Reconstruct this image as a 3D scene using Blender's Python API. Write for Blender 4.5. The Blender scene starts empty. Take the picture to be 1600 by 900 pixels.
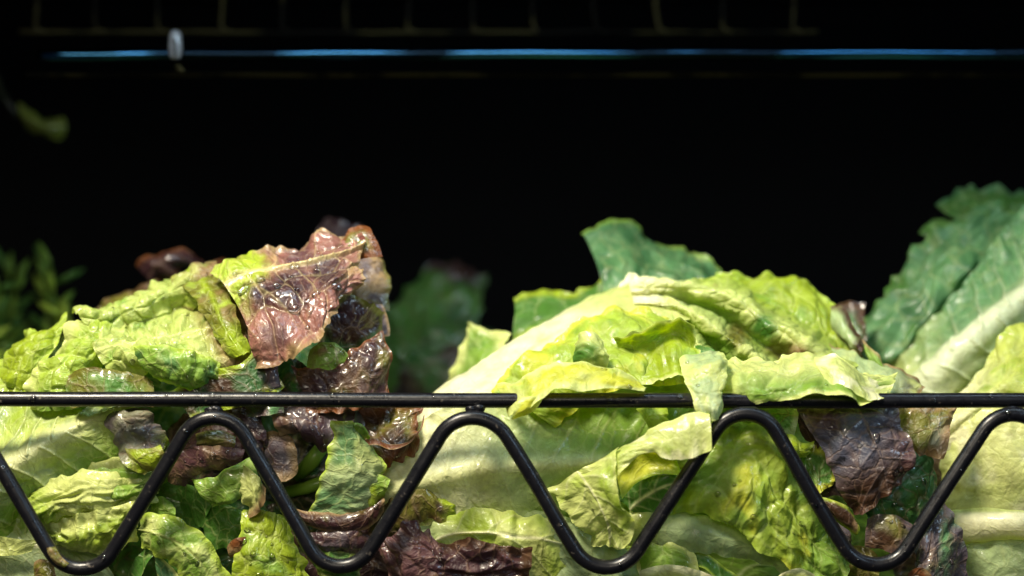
import bpy, bmesh, math, random
import numpy as np
from mathutils import Vector

# ------------------------------------------------------------------ camera, light, exposure
SC = bpy.context.scene
COL = SC.collection
ZC, DIST, MPP = 0.145, 0.80, 0.00025      # camera height above the shelf, distance to the rail, metres per photo pixel at the rail

cam = bpy.data.cameras.new('camera')
cam.sensor_width = 36.0
cam.lens = 72.0
cam.clip_start = 0.01
cam.clip_end = 50
cam.dof.use_dof = True
cam.dof.focus_distance = DIST + 0.012
cam.dof.aperture_fstop = 3.6
camo = bpy.data.objects.new('camera', cam)
COL.objects.link(camo)
camo.location = (0, -DIST, ZC)
camo.rotation_euler = (math.radians(90), 0, 0)
SC.camera = camo

w = bpy.data.worlds.new('World')
SC.world = w
w.use_nodes = True
w.node_tree.nodes['Background'].inputs[0].default_value = (0.62, 0.78, 1.0, 1)
w.node_tree.nodes['Background'].inputs[1].default_value = 0.03

def area(name, loc, aim, sx, sy, power, color):
    l = bpy.data.lights.new(name, 'AREA')
    l.shape = 'RECTANGLE'; l.size = sx; l.size_y = sy
    l.energy = power; l.color = color
    o = bpy.data.objects.new(name, l); COL.objects.link(o)
    o.location = loc
    o.rotation_euler = (Vector(aim) - Vector(loc)).to_track_quat('-Z', 'Y').to_euler()
    return o
area('market_lamp', (-0.40, -0.52, 1.00), (0.0, 0.03, 0.10), 0.24, 0.24, 33.0, (1.0, 0.90, 0.71))
area('shelf_lamp', (0.10, -0.035, 0.325), (0.10, 0.10, 0.10), 0.62, 0.02, 0.62, (0.62, 0.84, 1.0))
area('aisle_lamp', (0.85, -1.0, 0.60), (0.0, 0.0, 0.12), 0.3, 0.2, 3.0, (0.52, 0.76, 1.0))
area('front_fill', (-0.25, -1.55, 0.62), (0.02, 0.0, 0.08), 0.7, 0.3, 6.0, (1.0, 0.90, 0.72))  # added warm fill, brightens the leaves below the rail

SC.view_settings.view_transform = 'Standard'
SC.view_settings.look = 'None'
SC.view_settings.exposure = 0.0
SC.view_settings.gamma = 1.0
SC.view_settings.use_curve_mapping = False
SC.cycles.max_bounces = 8
SC.cycles.transparent_max_bounces = 8
SC.cycles.use_denoising = True

# ------------------------------------------------------------------ helpers
def P(x, y, d):
    k = (DIST + d / 1000.0) / DIST * MPP
    return ((x - 800) * k, d / 1000.0, ZC + (450 - y) * k)

def _hash(ix, iy, seed):
    ix = ix.astype(np.int64); iy = iy.astype(np.int64)
    h = (ix * 374761393 + iy * 668265263 + seed * 1442695041) & 0xffffffff
    h = ((h ^ (h >> 13)) * 1274126177) & 0xffffffff
    h = ((h ^ (h >> 16)) * 2246822519) & 0xffffffff
    return ((h ^ (h >> 15)) & 0xffffff) / float(0xffffff)

def gnoise(x, y, seed):
    x = np.asarray(x, float); y = np.asarray(y, float)
    ix = np.floor(x); iy = np.floor(y); fx = x - ix; fy = y - iy
    ux = fx * fx * fx * (fx * (fx * 6 - 15) + 10); uy = fy * fy * fy * (fy * (fy * 6 - 15) + 10)
    def g(dx, dy):
        a = _hash(ix + dx, iy + dy, seed) * 2 * np.pi
        return np.cos(a) * (fx - dx) + np.sin(a) * (fy - dy)
    a, b, c, d = g(0, 0), g(1, 0), g(0, 1), g(1, 1)
    return 1.45 * ((a * (1 - ux) + b * ux) * (1 - uy) + (c * (1 - ux) + d * ux) * uy)

def fbm(x, y, seed, octaves=3):
    s = 0; a = 1.0; f = 1.0; t = 0
    for o in range(octaves):
        s = s + a * gnoise(x * f, y * f, seed + 17 * o); t += a; a *= 0.5; f *= 2.03
    return s / t

def voro(x, y, seed):
    """first and second nearest feature distances"""
    x = np.asarray(x, float); y = np.asarray(y, float)
    ix = np.floor(x); iy = np.floor(y)
    f1 = np.full(x.shape, 9.0); f2 = np.full(x.shape, 9.0)
    for dx in (-1, 0, 1):
        for dy in (-1, 0, 1):
            cx = ix + dx; cy = iy + dy
            px = cx + 0.15 + 0.7 * _hash(cx, cy, seed); py = cy + 0.15 + 0.7 * _hash(cx, cy, seed + 99)
            d = np.hypot(px - x, py - y)
            f2 = np.where(d < f1, f1, np.minimum(f2, d)); f1 = np.minimum(f1, d)
    return f1, f2

def hermite(knots, pts, t):
    """cubic through pts (K, ..., 3) at knots, sampled at t"""
    knots = np.asarray(knots, float); K = len(knots)
    pts = np.asarray(pts, float)
    if K == 2:
        s = (t - knots[0]) / (knots[1] - knots[0])
        s = s.reshape((-1,) + (1,) * (pts.ndim - 1))
        return pts[0] * (1 - s) + pts[1] * s
    m = np.zeros_like(pts)
    sec = [(pts[i + 1] - pts[i]) / (knots[i + 1] - knots[i]) for i in range(K - 1)]
    for i in range(1, K - 1):
        h0 = knots[i] - knots[i - 1]; h1 = knots[i + 1] - knots[i]
        m[i] = (sec[i - 1] * h1 + sec[i] * h0) / (h0 + h1)
    m[0] = 2 * sec[0] - m[1] if K > 2 else sec[0]
    m[-1] = 2 * sec[-1] - m[-2]
    i = np.clip(np.searchsorted(knots, t, side='right') - 1, 0, K - 2)
    h = knots[i + 1] - knots[i]
    s = (t - knots[i]) / h
    sh = (-1,) + (1,) * (pts.ndim - 1)
    s = s.reshape(sh); h = h.reshape(sh)
    s2 = s * s; s3 = s2 * s
    return (2 * s3 - 3 * s2 + 1) * pts[i] + (s3 - 2 * s2 + s) * h * m[i] + (-2 * s3 + 3 * s2) * pts[i + 1] + (s3 - s2) * h * m[i + 1]

def sstep(a, b, x):
    t = np.clip((x - a) / (b - a + 1e-9), 0, 1)
    return t * t * (3 - 2 * t)

def link(o, parent=None):
    COL.objects.link(o)
    if parent is not None:
        o.parent = parent
        o.matrix_parent_inverse = parent.matrix_world.inverted()
    return o

def thing(name, label, cat, loc, group=None):
    o = bpy.data.objects.new(name, None)
    o.empty_display_size = 0.02
    o.location = loc
    COL.objects.link(o)
    bpy.context.view_layer.update()
    o['label'] = label; o['category'] = cat
    if group: o['group'] = group
    return o

def mesh_obj(name, verts, faces, mat, parent=None, smooth=True):
    me = bpy.data.meshes.new(name)
    off = np.array(parent.location) if parent is not None and parent.parent is None else None
    me.from_pydata([tuple(v) for v in verts], [], faces)
    me.materials.append(mat)
    if smooth:
        me.polygons.foreach_set('use_smooth', [True] * len(me.polygons))
    o = bpy.data.objects.new(name, me)
    link(o, parent)
    return o

def tube(name, pts, r, mat, parent=None, n=14, caps=True):
    """swept tube through pts; r a number or one per point"""
    pts = [Vector(p) for p in pts]
    rs = r if hasattr(r, '__len__') else [r] * len(pts)
    verts, faces = [], []
    t = (pts[1] - pts[0]).normalized()
    nrm = t.cross(Vector((0, 1, 0)))
    if nrm.length < 1e-3: nrm = t.cross(Vector((1, 0, 0)))
    nrm.normalize()
    for i, p in enumerate(pts):
        a = pts[max(i - 1, 0)]; b = pts[min(i + 1, len(pts) - 1)]
        t2 = (b - a).normalized()
        nrm = (nrm - t2 * nrm.dot(t2)).normalized()
        bi = t2.cross(nrm)
        for k in range(n):
            ang = 2 * math.pi * k / n
            verts.append(p + (nrm * math.cos(ang) + bi * math.sin(ang)) * rs[i])
    for i in range(len(pts) - 1):
        for k in range(n):
            k2 = (k + 1) % n
            faces.append((i * n + k, i * n + k2, (i + 1) * n + k2, (i + 1) * n + k))
    if caps:
        faces.append(tuple(range(n - 1, -1, -1)))
        faces.append(tuple((len(pts) - 1) * n + k for k in range(n)))
    return mesh_obj(name, verts, faces, mat, parent)

def pigment(o, col):
    n = len(o.data.vertices)
    at = o.data.attributes.new('pigment', 'FLOAT_COLOR', 'POINT')
    at.data.foreach_set('color', list((*C[col], 1.0)) * n)
    return o

def box(name, lo, hi, mat, parent=None):
    x0, y0, z0 = lo; x1, y1, z1 = hi
    v = [(x0, y0, z0), (x1, y0, z0), (x1, y1, z0), (x0, y1, z0), (x0, y0, z1), (x1, y0, z1), (x1, y1, z1), (x0, y1, z1)]
    f = [(0, 3, 2, 1), (4, 5, 6, 7), (0, 1, 5, 4), (1, 2, 6, 5), (2, 3, 7, 6), (3, 0, 4, 7)]
    o = mesh_obj(name, v, f, mat, parent, smooth=False)
    bm = bmesh.new(); bm.from_mesh(o.data)
    s = min(x1 - x0, y1 - y0, z1 - z0)
    bmesh.ops.bevel(bm, geom=bm.edges[:], offset=min(0.002, s * 0.2), segments=2, affect='EDGES')
    bm.to_mesh(o.data); bm.free()
    return o

# ------------------------------------------------------------------ materials
def nodes_of(name):
    m = bpy.data.materials.new(name); m.use_nodes = True
    nt = m.node_tree; nt.nodes.clear()
    return m, nt, (lambda t: nt.nodes.new(t)), nt.links.new

def leaf_material(name, transl, rough, coat, vein_mm, vein_mix, bump, vein_col, crinkle=1.0):
    m, nt, N, L = nodes_of(name)
    out = N('ShaderNodeOutputMaterial')
    col = N('ShaderNodeAttribute'); col.attribute_name = 'pigment'
    uv = N('ShaderNodeUVMap'); uv.uv_map = 'mm'
    # warp the coordinates a little so that veins wander
    nz = N('ShaderNodeTexNoise'); nz.inputs['Scale'].default_value = 0.13; nz.inputs['Detail'].default_value = 3
    L(uv.outputs[0], nz.inputs['Vector'])
    mad = N('ShaderNodeVectorMath'); mad.operation = 'MULTIPLY_ADD'
    mad.inputs[1].default_value = (7.0, 7.0, 0)
    L(nz.outputs['Color'], mad.inputs[0]); L(uv.outputs[0], mad.inputs[2])
    vo = N('ShaderNodeTexVoronoi'); vo.feature = 'DISTANCE_TO_EDGE'; vo.inputs['Scale'].default_value = 1.0 / vein_mm
    L(mad.outputs[0], vo.inputs['Vector'])
    vo2 = N('ShaderNodeTexVoronoi'); vo2.feature = 'DISTANCE_TO_EDGE'; vo2.inputs['Scale'].default_value = 3.1 / vein_mm
    L(mad.outputs[0], vo2.inputs['Vector'])
    r1 = N('ShaderNodeMapRange'); r1.inputs['From Max'].default_value = 0.085; r1.interpolation_type = 'SMOOTHSTEP'
    L(vo.outputs['Distance'], r1.inputs['Value'])
    r2 = N('ShaderNodeMapRange'); r2.inputs['From Max'].default_value = 0.12; r2.interpolation_type = 'SMOOTHSTEP'
    L(vo2.outputs['Distance'], r2.inputs['Value'])
    # vein mask (1 on veins), faded in patches
    pat = N('ShaderNodeTexNoise'); pat.inputs['Scale'].default_value = 0.07; pat.inputs['Detail'].default_value = 2
    L(uv.outputs[0], pat.inputs['Vector'])
    inv = N('ShaderNodeMath'); inv.operation = 'SUBTRACT'; inv.inputs[0].default_value = 1.0
    L(r1.outputs[0], inv.inputs[1])
    vm = N('ShaderNodeMath'); vm.operation = 'MULTIPLY'; L(inv.outputs[0], vm.inputs[0]); L(pat.outputs['Fac'], vm.inputs[1])
    vk = N('ShaderNodeMath'); vk.operation = 'MULTIPLY'; vk.inputs[1].default_value = vein_mix * 1.7
    L(vm.outputs[0], vk.inputs[0])
    tone = N('ShaderNodeTexNoise'); tone.inputs['Scale'].default_value = 0.16; tone.inputs['Detail'].default_value = 5; tone.inputs['Roughness'].default_value = 0.62
    L(uv.outputs[0], tone.inputs['Vector'])
    tr = N('ShaderNodeMapRange'); tr.inputs['From Min'].default_value = 0.3; tr.inputs['From Max'].default_value = 0.7
    tr.inputs['To Min'].default_value = 0.74; tr.inputs['To Max'].default_value = 1.2
    L(tone.outputs['Fac'], tr.inputs['Value'])
    sc = N('ShaderNodeVectorMath'); sc.operation = 'SCALE'
    L(col.outputs['Color'], sc.inputs[0]); L(tr.outputs[0], sc.inputs['Scale'])
    mix = N('ShaderNodeMix'); mix.data_type = 'RGBA'
    L(vk.outputs[0], mix.inputs[0]); L(sc.outputs[0], mix.inputs[6]); mix.inputs[7].default_value = (*vein_col, 1)
    # relief: puffed areoles, veins sunk, fine grain
    a1 = N('ShaderNodeMath'); a1.operation = 'MULTIPLY_ADD'; a1.inputs[1].default_value = 0.6
    L(r1.outputs[0], a1.inputs[0])
    a2 = N('ShaderNodeMath'); a2.operation = 'MULTIPLY'; a2.inputs[1].default_value = 0.28
    L(r2.outputs[0], a2.inputs[0]); L(a2.outputs[0], a1.inputs[2])
    gr = N('ShaderNodeTexNoise'); gr.inputs['Scale'].default_value = 0.55 * crinkle; gr.inputs['Detail'].default_value = 4
    L(uv.outputs[0], gr.inputs['Vector'])
    a3 = N('ShaderNodeMath'); a3.operation = 'MULTIPLY_ADD'; a3.inputs[1].default_value = 1.3
    L(gr.outputs['Fac'], a3.inputs[0]); L(a1.outputs[0], a3.inputs[2])
    bp = N('ShaderNodeBump'); bp.inputs['Strength'].default_value = bump; bp.inputs['Distance'].default_value = 0.0006
    L(a3.outputs[0], bp.inputs['Height'])
    # wetness
    wet = N('ShaderNodeTexNoise'); wet.inputs['Scale'].default_value = 0.09; wet.inputs['Detail'].default_value = 3
    L(uv.outputs[0], wet.inputs['Vector'])
    wr = N('ShaderNodeMapRange'); wr.inputs['From Min'].default_value = 0.40; wr.inputs['From Max'].default_value = 0.62
    L(wet.outputs['Fac'], wr.inputs['Value'])
    rr = N('ShaderNodeMapRange'); rr.inputs['To Min'].default_value = rough + 0.15; rr.inputs['To Max'].default_value = rough - 0.08
    L(wr.outputs[0], rr.inputs['Value'])
    ck = N('ShaderNodeMath'); ck.operation = 'MULTIPLY'; ck.inputs[1].default_value = coat
    L(wr.outputs[0], ck.inputs[0])
    pb = N('ShaderNodeBsdfPrincipled')
    L(mix.outputs[2], pb.inputs['Base Color']); L(rr.outputs[0], pb.inputs['Roughness'])
    L(ck.outputs[0], pb.inputs['Coat Weight']); pb.inputs['Coat Roughness'].default_value = 0.12
    pb.inputs['Specular IOR Level'].default_value = 0.34
    L(bp.outputs[0], pb.inputs['Normal'])
    tl = N('ShaderNodeBsdfTranslucent')
    hs = N('ShaderNodeHueSaturation'); hs.inputs['Saturation'].default_value = 1.25; hs.inputs['Value'].default_value = 1.15
    L(mix.outputs[2], hs.inputs['Color']); L(hs.outputs[0], tl.inputs['Color']); L(bp.outputs[0], tl.inputs['Normal'])
    ms = N('ShaderNodeMixShader'); ms.inputs[0].default_value = transl
    L(pb.outputs[0], ms.inputs[1]); L(tl.outputs[0], ms.inputs[2]); L(ms.outputs[0], out.inputs['Surface'])
    return m

MAT = {
    'green': leaf_material('green_leaf', 0.32, 0.38, 0.65, 7.0, 0.26, 0.50, (0.62, 0.66, 0.26)),
    'romaine': leaf_material('romaine_leaf', 0.38, 0.40, 0.40, 10.0, 0.16, 0.36, (0.66, 0.70, 0.30)),
    'red': leaf_material('red_leaf', 0.16, 0.36, 0.85, 8.5, 0.34, 0.62, (0.24, 0.15, 0.10)),
}

def simple(name, base, rough, metallic=0.0, spec=0.5, coat=0.0, noise=None, bump=0.0, bscale=300):
    m, nt, N, L = nodes_of(name)
    out = N('ShaderNodeOutputMaterial'); pb = N('ShaderNodeBsdfPrincipled')
    pb.inputs['Base Color'].default_value = (*base, 1); pb.inputs['Roughness'].default_value = rough
    pb.inputs['Metallic'].default_value = metallic; pb.inputs['Specular IOR Level'].default_value = spec
    pb.inputs['Coat Weight'].default_value = coat
    L(pb.outputs[0], out.inputs['Surface'])
    tc = N('ShaderNodeTexCoord')
    if noise:
        nz = N('ShaderNodeTexNoise'); nz.inputs['Scale'].default_value = noise[1]; nz.inputs['Detail'].default_value = 6
        L(tc.outputs['Object'], nz.inputs['Vector'])
        cr = N('ShaderNodeMapRange'); cr.inputs['From Min'].default_value = noise[2]; cr.inputs['From Max'].default_value = noise[2] + 0.1
        L(nz.outputs['Fac'], cr.inputs['Value'])
        mx = N('ShaderNodeMix'); mx.data_type = 'RGBA'; mx.inputs[6].default_value = (*base, 1); mx.inputs[7].default_value = (*noise[0], 1)
        L(cr.outputs[0], mx.inputs[0]); L(mx.outputs[2], pb.inputs['Base Color'])
    if bump:
        b2 = N('ShaderNodeTexNoise'); b2.inputs['Scale'].default_value = bscale; b2.inputs['Detail'].default_value = 5
        L(tc.outputs['Object'], b2.inputs['Vector'])
        bp = N('ShaderNodeBump'); bp.inputs['Strength'].default_value = bump; bp.inputs['Distance'].default_value = 0.0005
        L(b2.outputs['Fac'], bp.inputs['Height']); L(bp.outputs[0], pb.inputs['Normal'])
        rg = N('ShaderNodeMapRange'); rg.inputs['To Min'].default_value = max(0.05, rough - 0.16); rg.inputs['To Max'].default_value = rough + 0.16
        L(b2.outputs['Fac'], rg.inputs['Value']); L(rg.outputs[0], pb.inputs['Roughness'])
    return m

M_WIRE = simple('black_coated_wire', (0.005, 0.005, 0.007), 0.30, spec=0.36, coat=0.0, noise=((0.11, 0.095, 0.08), 460, 0.655), bump=0.25, bscale=260)
M_WALL = simple('dark_cabinet_liner', (0.0035, 0.0035, 0.004), 0.8, spec=0.1, bump=0.2)
M_DECK = simple('dark_shelf_deck', (0.012, 0.012, 0.011), 0.7, spec=0.2, bump=0.2)
M_PIPE = simple('dark_wet_pipe', (0.004, 0.005, 0.007), 0.14, spec=0.5, coat=0.4, bump=0.15, bscale=40)
M_GRID = simple('dull_olive_wire', (0.036, 0.03, 0.011), 0.8, spec=0.1, noise=((0.003, 0.0025, 0.0015), 38, 0.44), bump=0.3)

def glass(name, color, rough=0.02):
    m, nt, N, L = nodes_of(name)
    out = N('ShaderNodeOutputMaterial'); pb = N('ShaderNodeBsdfPrincipled')
    pb.inputs['Base Color'].default_value = (*color, 1); pb.inputs['Roughness'].default_value = rough
    pb.inputs['IOR'].default_value = 1.33; pb.inputs['Transmission Weight'].default_value = 1.0
    L(pb.outputs[0], out.inputs['Surface'])
    return m
def water():
    m, nt, N, L = nodes_of('water')
    out = N('ShaderNodeOutputMaterial'); g = N('ShaderNodeBsdfGlass'); g.inputs['IOR'].default_value = 1.33; g.inputs['Roughness'].default_value = 0.0
    t = N('ShaderNodeBsdfTransparent'); gl = N('ShaderNodeBsdfGlossy'); gl.inputs['Roughness'].default_value = 0.06
    lw = N('ShaderNodeFresnel'); lw.inputs['IOR'].default_value = 1.5
    m1 = N('ShaderNodeMixShader'); m1.inputs[0].default_value = 0.45
    L(t.outputs[0], m1.inputs[1]); L(g.outputs[0], m1.inputs[2])
    m2 = N('ShaderNodeMixShader'); L(lw.outputs[0], m2.inputs[0]); L(m1.outputs[0], m2.inputs[1]); L(gl.outputs[0], m2.inputs[2])
    L(m2.outputs[0], out.inputs['Surface'])
    return m
M_WATER = water()
def pipe_mat():
    m, nt, N, L = nodes_of('dark_wet_pipe')
    out = N('ShaderNodeOutputMaterial'); pb = N('ShaderNodeBsdfPrincipled'); pb.inputs['Metallic'].default_value = 1.0
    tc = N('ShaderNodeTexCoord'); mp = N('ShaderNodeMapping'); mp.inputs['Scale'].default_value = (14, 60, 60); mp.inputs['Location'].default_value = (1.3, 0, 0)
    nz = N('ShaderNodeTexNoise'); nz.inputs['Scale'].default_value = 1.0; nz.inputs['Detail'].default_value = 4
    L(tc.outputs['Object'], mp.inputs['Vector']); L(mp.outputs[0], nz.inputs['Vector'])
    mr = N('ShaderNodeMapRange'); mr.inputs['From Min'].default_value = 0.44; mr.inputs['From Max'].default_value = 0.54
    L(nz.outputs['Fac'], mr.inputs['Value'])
    mx = N('ShaderNodeMix'); mx.data_type = 'RGBA'; mx.inputs[6].default_value = (0.006, 0.012, 0.02, 1); mx.inputs[7].default_value = (0.026, 0.105, 0.21, 1)  # blue highlight colour put into the base, broken up by dark grime
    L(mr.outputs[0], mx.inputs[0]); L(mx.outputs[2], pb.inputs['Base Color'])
    rg = N('ShaderNodeMapRange'); rg.inputs['To Min'].default_value = 0.3; rg.inputs['To Max'].default_value = 0.07
    L(mr.outputs[0], rg.inputs['Value']); L(rg.outputs[0], pb.inputs['Roughness']); L(pb.outputs[0], out.inputs['Surface'])
    return m
M_PIPE = pipe_mat()
def nozzle_mat():
    m = simple('milky_plastic', (0.22, 0.22, 0.23), 0.25, spec=0.6, coat=0.4, bump=0.2)
    m.node_tree.nodes['Principled BSDF'].inputs['Subsurface Weight'].default_value = 0.0
    return m
M_NOZZLE = nozzle_mat()

# ------------------------------------------------------------------ leaves
C = dict(
    cream=(0.82, 0.80, 0.52), pale=(0.54, 0.60, 0.20), lime=(0.33, 0.45, 0.05), yellow=(0.54, 0.56, 0.05), yg=(0.30, 0.40, 0.022),
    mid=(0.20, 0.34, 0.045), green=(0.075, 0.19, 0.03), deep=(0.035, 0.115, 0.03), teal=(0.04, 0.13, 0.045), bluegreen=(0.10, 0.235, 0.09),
    olive=(0.14, 0.14, 0.02), brown=(0.05, 0.023, 0.011), rust=(0.15, 0.05, 0.015), pink=(0.235, 0.10, 0.08), red=(0.22, 0.07, 0.06),
    purple=(0.10, 0.045, 0.048), plum=(0.04, 0.016, 0.02), slate=(0.09, 0.072, 0.085), tan=(0.27, 0.18, 0.085), grey=(0.17, 0.17, 0.11), dark=(0.018, 0.022, 0.012),
    sage=(0.36, 0.46, 0.22))
def cc(c): return np.array(C[c] if isinstance(c, str) else c, float)

STEP_PX = 1.75
SEED = [11]
LEAVES = []

def leaf(head, kind, lines, col, rib=None, edge=None, edgew=0.16, base=None, basew=0.3, tipc=None, tipw=0.35, blotch=None,
         puff=(1.4, 9), wr=(1.8, 26, 26), crease=(0, 14, 30), ruf=(1.5, 9), ribw=0.05, riba=1.0, ribc='cream', lat=(0, 1.0, 0.8),
         serr=1.2, seed=None, name='leaf', label=None, noise_lift=0.0, drops=0, step=1.0, cells=0.35, creasec=None, spots=(), linecols=None, flat=1.0):
    """lines: polylines (photo pixel x, y and depth in mm) running from the base to the tip, lofted across"""
    SEED[0] += 7
    sd = SEED[0] if seed is None else seed
    if flat != 1.0:                                                    # ease the cupping of limp leaves towards their mean plane
        q = np.array([p for ln in lines for p in ln], float)
        M = np.c_[q[:, 0], q[:, 1], np.ones(len(q))]
        k = np.linalg.lstsq(M, q[:, 2], rcond=None)[0]
        lines = [[(x, y, (k[0] * x + k[1] * y + k[2]) * (1 - flat) + d * flat) for x, y, d in ln] for ln in lines]
    W = []
    for ln in lines:
        p = np.array([P(*q) for q in ln])
        W.append(p)
    lens = [np.linalg.norm(np.diff(p, axis=0), axis=1).sum() for p in W]
    ulen = max(lens)
    fine = np.linspace(0, 1, 40)
    R = []
    for p in W:
        k = np.concatenate([[0], np.cumsum(np.linalg.norm(np.diff(p, axis=0), axis=1) + 1e-6)]); k /= k[-1]
        R.append(hermite(k, p, fine))
    R = np.array(R)                                                  # K, 40, 3
    gaps = np.linalg.norm(np.diff(R, axis=0), axis=2).mean(axis=1) + 1e-6
    kn = np.concatenate([[0], np.cumsum(gaps)]); vlen = kn[-1]; kn /= vlen
    st = STEP_PX * MPP * step
    nu = int(np.clip(ulen / st, 12, 260)); nv = int(np.clip(vlen / st, 10, 260))
    u = np.linspace(0, 1, nu); v = np.linspace(0, 1, nv)
    S = hermite(fine, np.swapaxes(R, 0, 1), u)                       # nu, K, 3
    S = hermite(kn, np.swapaxes(S, 0, 1), v)                         # nv, nu, 3
    S = np.swapaxes(S, 0, 1)                                         # nu, nv, 3
    U, V = np.meshgrid(u, v, indexing='ij')
    # ragged outline
    if serr:
        serr *= min(1.0, max(0.15, min(ulen, vlen) * 1000 / 30.0))
        um = u * ulen * 1000; vm_ = v * vlen * 1000
        def rag(c, s):
            a = 0.5 + 0.5 * gnoise(c / 11.0, c * 0 + 3.3, s) ; b = np.clip(gnoise(c / 2.6, c * 0 + 1.7, s + 5), 0, 1) * np.clip(gnoise(c / 9.0, c * 0 + 7.7, s + 6) * 2, 0, 1)
            return serr * (1.25 * a + 0.55 * b)
        e0 = rag(um, sd) / (vlen * 1000); e1 = rag(um, sd + 31) / (vlen * 1000)
        e2 = rag(vm_, sd + 61) / (ulen * 1000)
        lim = 0.25
        e0 = np.minimum(e0, lim); e1 = np.minimum(e1, lim); e2 = np.minimum(e2, lim)
        Vw = e0[:, None] + V * (1 - e0 - e1)[:, None]
        Uw = U * (1 - e2)[None, :]
        fi = Uw * (nu - 1); fj = Vw * (nv - 1)
        i0 = np.clip(fi.astype(int), 0, nu - 2); j0 = np.clip(fj.astype(int), 0, nv - 2)
        a = (fi - i0)[..., None]; b = (fj - j0)[..., None]
        S = (S[i0, j0] * (1 - a) + S[i0 + 1, j0] * a) * (1 - b) + (S[i0, j0 + 1] * (1 - a) + S[i0 + 1, j0 + 1] * a) * b
    um = U * ulen * 1000; vm_ = V * vlen * 1000                       # mm
    # normals (turned to the viewer's side)
    def normals(S):
        du = np.gradient(S, axis=0); dv = np.gradient(S, axis=1)
        n = np.cross(du, dv); n /= np.linalg.norm(n, axis=2, keepdims=True) + 1e-12
        return n
    Nn = normals(S)
    if Nn[nu // 4: -nu // 4 or None, nv // 4: -nv // 4 or None, 1].mean() > 0: Nn = -Nn
    rv = None
    if rib is not None:
        rv = kn[rib] + 0.012 * gnoise(um / 40, um * 0, sd + 3)
        sd_rib = (V - rv) * vlen * 1000
    wx = um + 3.0 * gnoise(um / 16, vm_ / 16, sd + 1); wy = vm_ + 3.0 * gnoise(um / 16, vm_ / 16, sd + 2)
    disp = np.zeros_like(U)
    f1, f2 = voro(wx / puff[1], wy / puff[1], sd + 4)
    net = np.clip(1.15 - 1.5 * f1 * f1, -0.2, 1.2) * sstep(-0.12, 0.25, f2 - f1)        # quilted domes between veins
    big = fbm(um / 30, vm_ / 30, sd + 5, 2)
    patch = np.clip(0.75 + 0.8 * big, 0.15, 1.4)
    ribmask = np.ones_like(U)
    if rv is not None:
        taper = ribw * vlen * 1000 * (1.0 - 0.72 * U)
        ribmask = sstep(0.6, 1.6, np.abs(sd_rib) / (taper + 1e-6))
    g1, g2 = voro(wx / (puff[1] * 0.45), wy / (puff[1] * 0.45), sd + 8)
    net2 = np.clip(1.15 - 1.5 * g1 * g1, -0.2, 1.2)
    disp += 0.85 * puff[0] * patch * ribmask * (net * (0.75 + 0.5 * fbm(um / 12, vm_ / 12, sd + 6, 2)) + 0.22 * net2 - 0.5)
    disp += wr[0] * ribmask ** 0.5 * fbm(um / (1.25 * wr[1]), vm_ / (1.25 * wr[2]), sd + 7, 2) * 1.25
    fine = 0.2 * min(1.0, puff[0])
    disp += fine * ribmask * (1 - 2.6 * np.abs(gnoise(wx / 6.5, wy / 6.5, sd + 25))) + 0.5 * fine * ribmask * (1 - 2.6 * np.abs(gnoise(wx / 3.1, wy / 3.1, sd + 26)))
    if crease[0]:
        n1 = fbm(wx / crease[1], wy / crease[2], sd + 9, 2)
        disp += crease[0] * (1 - 2.6 * np.abs(n1)) * ribmask
        n2 = gnoise(wx / crease[1] * 1.9, wy / crease[2] * 1.9, sd + 13)
        crm = np.clip(1 - 3.0 * np.abs(n1), 0, 1)
        disp += 0.4 * crease[0] * (1 - 2.4 * np.abs(n2)) * ribmask
    ed = np.minimum(np.minimum(V, 1 - V) * vlen, (1 - U) * ulen * 1.0) * 1000   # mm from the free edge
    if ruf[0]:
        ew = np.exp(-ed / (0.22 * vlen * 1000 + 2.0))
        ph = um / (2.1 * ruf[1]) + 0.9 * gnoise(um / 26, vm_ / 40, sd + 10) + np.where(V > 0.5, 0.37, 0)
        mod = np.clip(0.35 + 1.3 * gnoise(um / 24, vm_ / 50, sd + 15), 0, 1.3)
        disp += 0.85 * ruf[0] * ew * mod * (np.sin(2 * np.pi * ph) + 0.25 * np.sin(2 * np.pi * ph * 2.1 + 1.1))
        disp += 0.75 * ruf[0] * np.exp(-ed / 4.5)                     # rims flare outwards
        cm = gnoise(um / 15, vm_ / 15, sd + 16) + 0.5 * gnoise(um / 6, vm_ / 6, sd + 18)
        disp += 1.25 * ruf[0] * np.exp(-ed / 2.6) * cm + 0.9 * min(ruf[0], 1.6) * np.exp(-ed / 6.0) * gnoise(um / 5.0, vm_ / 5.0, sd + 19)
    latm = np.zeros_like(U)
    if rv is not None:
        prof = np.exp(-(sd_rib / (taper + 1e-6)) ** 2)
        disp += riba * prof
        if lat[0]:
            s = np.abs(V - rv)
            ph = U * lat[0] - s * lat[1] * lat[0] * 0.5 + 0.25 * gnoise(um / 18, vm_ / 18, sd + 12) + np.where(V > rv, 0.5, 0)
            dl = np.abs(ph - np.round(ph)) * ulen * 1000 / lat[0]
            latm = np.exp(-(dl / (0.75 * (1 - 0.4 * U))) ** 2) * sstep(0.0, 1.0, 1.2 - s * 1.6)
            disp += lat[2] * latm * 0.5
            disp -= lat[2] * 0.45 * np.cos(2 * np.pi * (ph - 0.5)) * ribmask * np.clip(0.5 + big, 0, 1)
    disp *= min(1.0, max(0.22, min(ulen, vlen) * 1000 / 24.0))        # small leaves are flatter
    S = S + Nn * (disp / 1000)[..., None]
    # pigment, plus any fold shade or sheen a call paints in
    Cb = np.broadcast_to(cc(col), U.shape + (3,)).copy()
    def blend(c, m): 
        nonlocal Cb
        m = np.clip(m, 0, 1)[..., None]
        Cb = Cb * (1 - m) + cc(c) * m
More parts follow.
